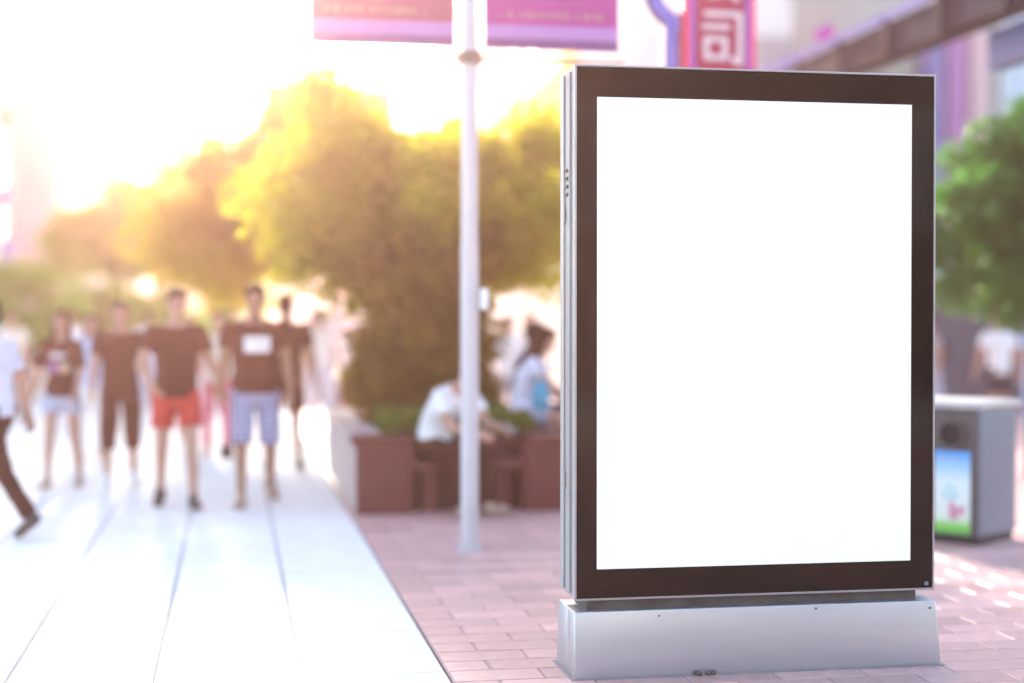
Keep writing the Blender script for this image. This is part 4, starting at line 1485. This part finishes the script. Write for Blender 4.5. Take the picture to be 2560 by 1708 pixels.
me.materials.append(mat('cyan_fabric', (0.04, 0.30, 0.46), 0.6, var=0.06))
bag = link('bag', me, None, (bx, by, wz(990, 13.1)))
tag(bag, 'bright cyan bag held in front of the seated woman in lilac', 'bag')
Geo().tube([(-0.05, 0, 0.11), (-0.035, 0, 0.21), (0.0, 0, 0.24), (0.035, 0, 0.21), (0.05, 0, 0.11)], 0.007, 8).build('strap', mat('cyan_fabric', (0.04, 0.30, 0.46)), bag, True)

# right side people
rx, ry = wx(2498, 20.3)
build_person('man in a white t-shirt and dark shorts walking away beside the slate hoarding', 1.62, (rx, ry), R(176),
             [(8, 3, 2, 2), (-6, 3, -30, 2, 30)], [(-4, 12, 4, 10), (6, 14, 20, 8)], WHITE, NAVY, SH_DARK, (HAIR, 'short'), lean=3, bot_len=0.72)
rx, ry = wx(2590, 20.6)
build_person('person in pale blue clothes at the right edge, next to the man in white', 1.60, (rx, ry), R(170),
             [(8, 3, 2, 2), (-4, 3, -14, 2, 10)], [(-2, 16, 6, 12), (4, 8, 20, 4)], PALEBLUE, PALEBLUE, SH_WHITE, (HAIR, 'long'), lean=2, female=True, bot_len=1.9, fine=False)
rx, ry = wx(2328, 21.5)
m3, mi3 = build_person('person in grey with a dark backpack, mostly hidden behind the light box edge', 1.58, (rx, ry), R(-88),
                       [(14, 3, 8, 2), (-10, 3, -26, 2, 20)], [(10, 8, 40, 2), (-8, 8, 20, 2)], GREY, DENIM, SH_WHITE, (HAIR, 'short'), lean=4, bot_len=1.9, fine=False)
g = Geo()
c, u, f = mi3['spine'](1.22)
g.ellipsoid(mi3['P'](c - f * 0.19), (0.15, 0, 0), f * 0.10, (0, 0, 0.22))
me = remeshed(g, 0.016, 2, 0.01)
me.materials.append(NAVY)
bpk = link('backpack', me, None, (rx, ry, 0), R(-88))
tag(bpk, 'dark rounded backpack worn by the person in grey', 'backpack')

# shoulder bag and bags carried
def small_bag(px, py, d, size, m, label):
    x, y = wx(px, d)
    g = Geo()
    g.box(-size * .5, size * .5, -size * .22, size * .22, -size * .55, size * .55, size * .1)
    b = g.build('bag', m, None, True, (x, y, wz(py, d)))
    tag(b, label, 'bag')
    Geo().tube([(-size * .35, 0, size * .5), (-size * .2, 0, size * 1.0), (size * .2, 0, size * 1.0), (size * .35, 0, size * .5)], size * .04, 7).build('handle', m, b, True)


# distant pedestrians
far = [
    (30, 23, 1.66, CREAM, DKBROWN, 'far pedestrian in cream behind the man at the left edge', 0),
    (185, 24, 1.68, WHITE, GREY, 'far pedestrian in white behind the long haired girl', 0),
    (226, 17.0, 1.60, PALEBLUE, WHITE, 'far pedestrian in pale blue between the girl and the man in long dark shorts', 1),
    (372, 26, 1.66, LILAC, DENIM, 'far pedestrian in lilac between the man in long dark shorts and the coral shorts man', 0),
    (478, 19, 1.58, PINK, WHITE, 'far pedestrian in a rose top over the shoulder of the coral shorts man', 0),
    (543, 17.5, 1.62, CREAM, PINK, 'far pedestrian in cream and rose left of the man with white logo', 0),
    (575, 28, 1.70, WHITE, NAVY, 'far pedestrian in white and navy behind the man with white logo', 0),
    (90, 33, 1.70, GREY, NAVY, 'far pedestrian in grey beyond the left pair', 0),
    (255, 36, 1.68, PINK, DENIM, 'far pedestrian in rose and denim above the man in long dark shorts', 0),
    (340, 40, 1.72, BLACK, GREY, 'far pedestrian in glow-tinted dark and grey left of the coral shorts man', 0),
    (520, 42, 1.70, BLACK, DENIM, 'far pedestrian in glow-tinted dark and denim right of the coral shorts man', 0),
    (800, 22, 1.66, WHITE, LILAC, 'far pedestrian in white and lilac right of the man walking away', 0),
    (770, 34, 1.70, GREY, DKBROWN, 'far pedestrian in grey and brown near the white kiosk', 1),
    (1270, 19.5, 1.58, WHITE, GREY, 'standing person in white and grey behind the seated woman in lilac', 0),
    (1325, 20.5, 1.62, CREAM, NAVY, 'standing person in cream and navy behind the seated woman in lilac', 1),
    (-20, 27, 1.66, PALEBLUE, NAVY, 'far pedestrian in pale blue and navy at the left edge', 0),
    (430, 31, 1.64, WHITE, PINK, 'far pedestrian in white and rose behind the coral shorts man', 1),
]
GAITS = [([(14, 3, 6, 2), (-10, 3, -28, 2, 22)], [(-14, 8, -4, 6), (14, 8, 26, 4)]),
         ([(-8, 3, -24, 2, 18), (12, 3, 6, 2)], [(12, 8, 30, 4), (-12, 8, 0, 6)])]
for k, (px, d, H, t_, b_, lb, fem) in enumerate(far):
    lg_, ar_ = GAITS[k % 2]
    build_person(lb, H, wx(px, d), R([0, 180, 10, 172, -14][k % 5]), lg_, ar_, t_, b_, [SH_DARK, SH_WHITE, SH_TAN][k % 3],
                 (HAIR2 if k % 2 else HAIR, 'long' if fem else 'short'), lean=3, female=bool(fem), fine=False,
                 bot_len=[1.9, 0.8, 1.9][k % 3], sleeve=0.6, group='pedestrians far down the street')
# person seated on the farther planter
px, py = wx(862, 25.6)
build_person('person in white seated on the rim of the farther planter', 1.62, (2.05, 26.05), R(12),
             [(82, 4, 4, 2), (80, 6, 6, 2)], [(20, 8, 60, -6), (22, 8, 60, -8)], WHITE, DKBROWN, SH_DARK, (HAIR2, 'short'), lean=14, seat=0.57, fine=False, bot_len=1.9)
build_person('person in white and denim seated behind the lilac top woman, only head and shoulders seen', 1.60, (2.30, 16.18), R(160),
             [(82, 4, 4, 2), (80, 6, 6, 2)], [(20, 8, 60, -6), (22, 8, 60, -8)], WHITE, DENIM, SH_DARK, (HAIR2, 'short'), lean=10, seat=0.615, fine=False, bot_len=1.9)

small_bag(566, 1130, 12.86, 0.10, mat('dark_leather', (0.05, 0.035, 0.03), 0.5), 'small dark bag hanging by the hand of the man with white logo')
small_bag(232, 935, 17.0, 0.16, mat('blue_bag_fabric', (0.10, 0.28, 0.60), 0.6), 'blue bag carried by the pedestrian between girl and man in long dark shorts')
small_bag(534, 975, 17.4, 0.13, mat('rust_bag_fabric', (0.35, 0.10, 0.07), 0.6), 'rust red bag carried left of the man with white logo')

# ------------------------------------------------------------------ haze
hm = bpy.data.materials.new('haze')
hm.use_nodes = True
t = hm.node_tree
t.nodes.remove(t.nodes['Principled BSDF'])
pv = t.nodes.new('ShaderNodeVolumePrincipled')
pv.inputs['Color'].default_value = (*HAZE_COLOR, 1)
pv.inputs['Density'].default_value = HAZE_DENSITY
pv.inputs['Anisotropy'].default_value = HAZE_G
pv.inputs['Absorption Color'].default_value = (1, 1, 1, 1)
t.links.new(pv.outputs[0], t.nodes['Material Output'].inputs['Volume'])
hz = Geo().box(-115, 115, -45, 190, -1.4, 25.5).build('haze', hm)
tag(hz, 'warm sunlit haze filling the whole street', kind='stuff')
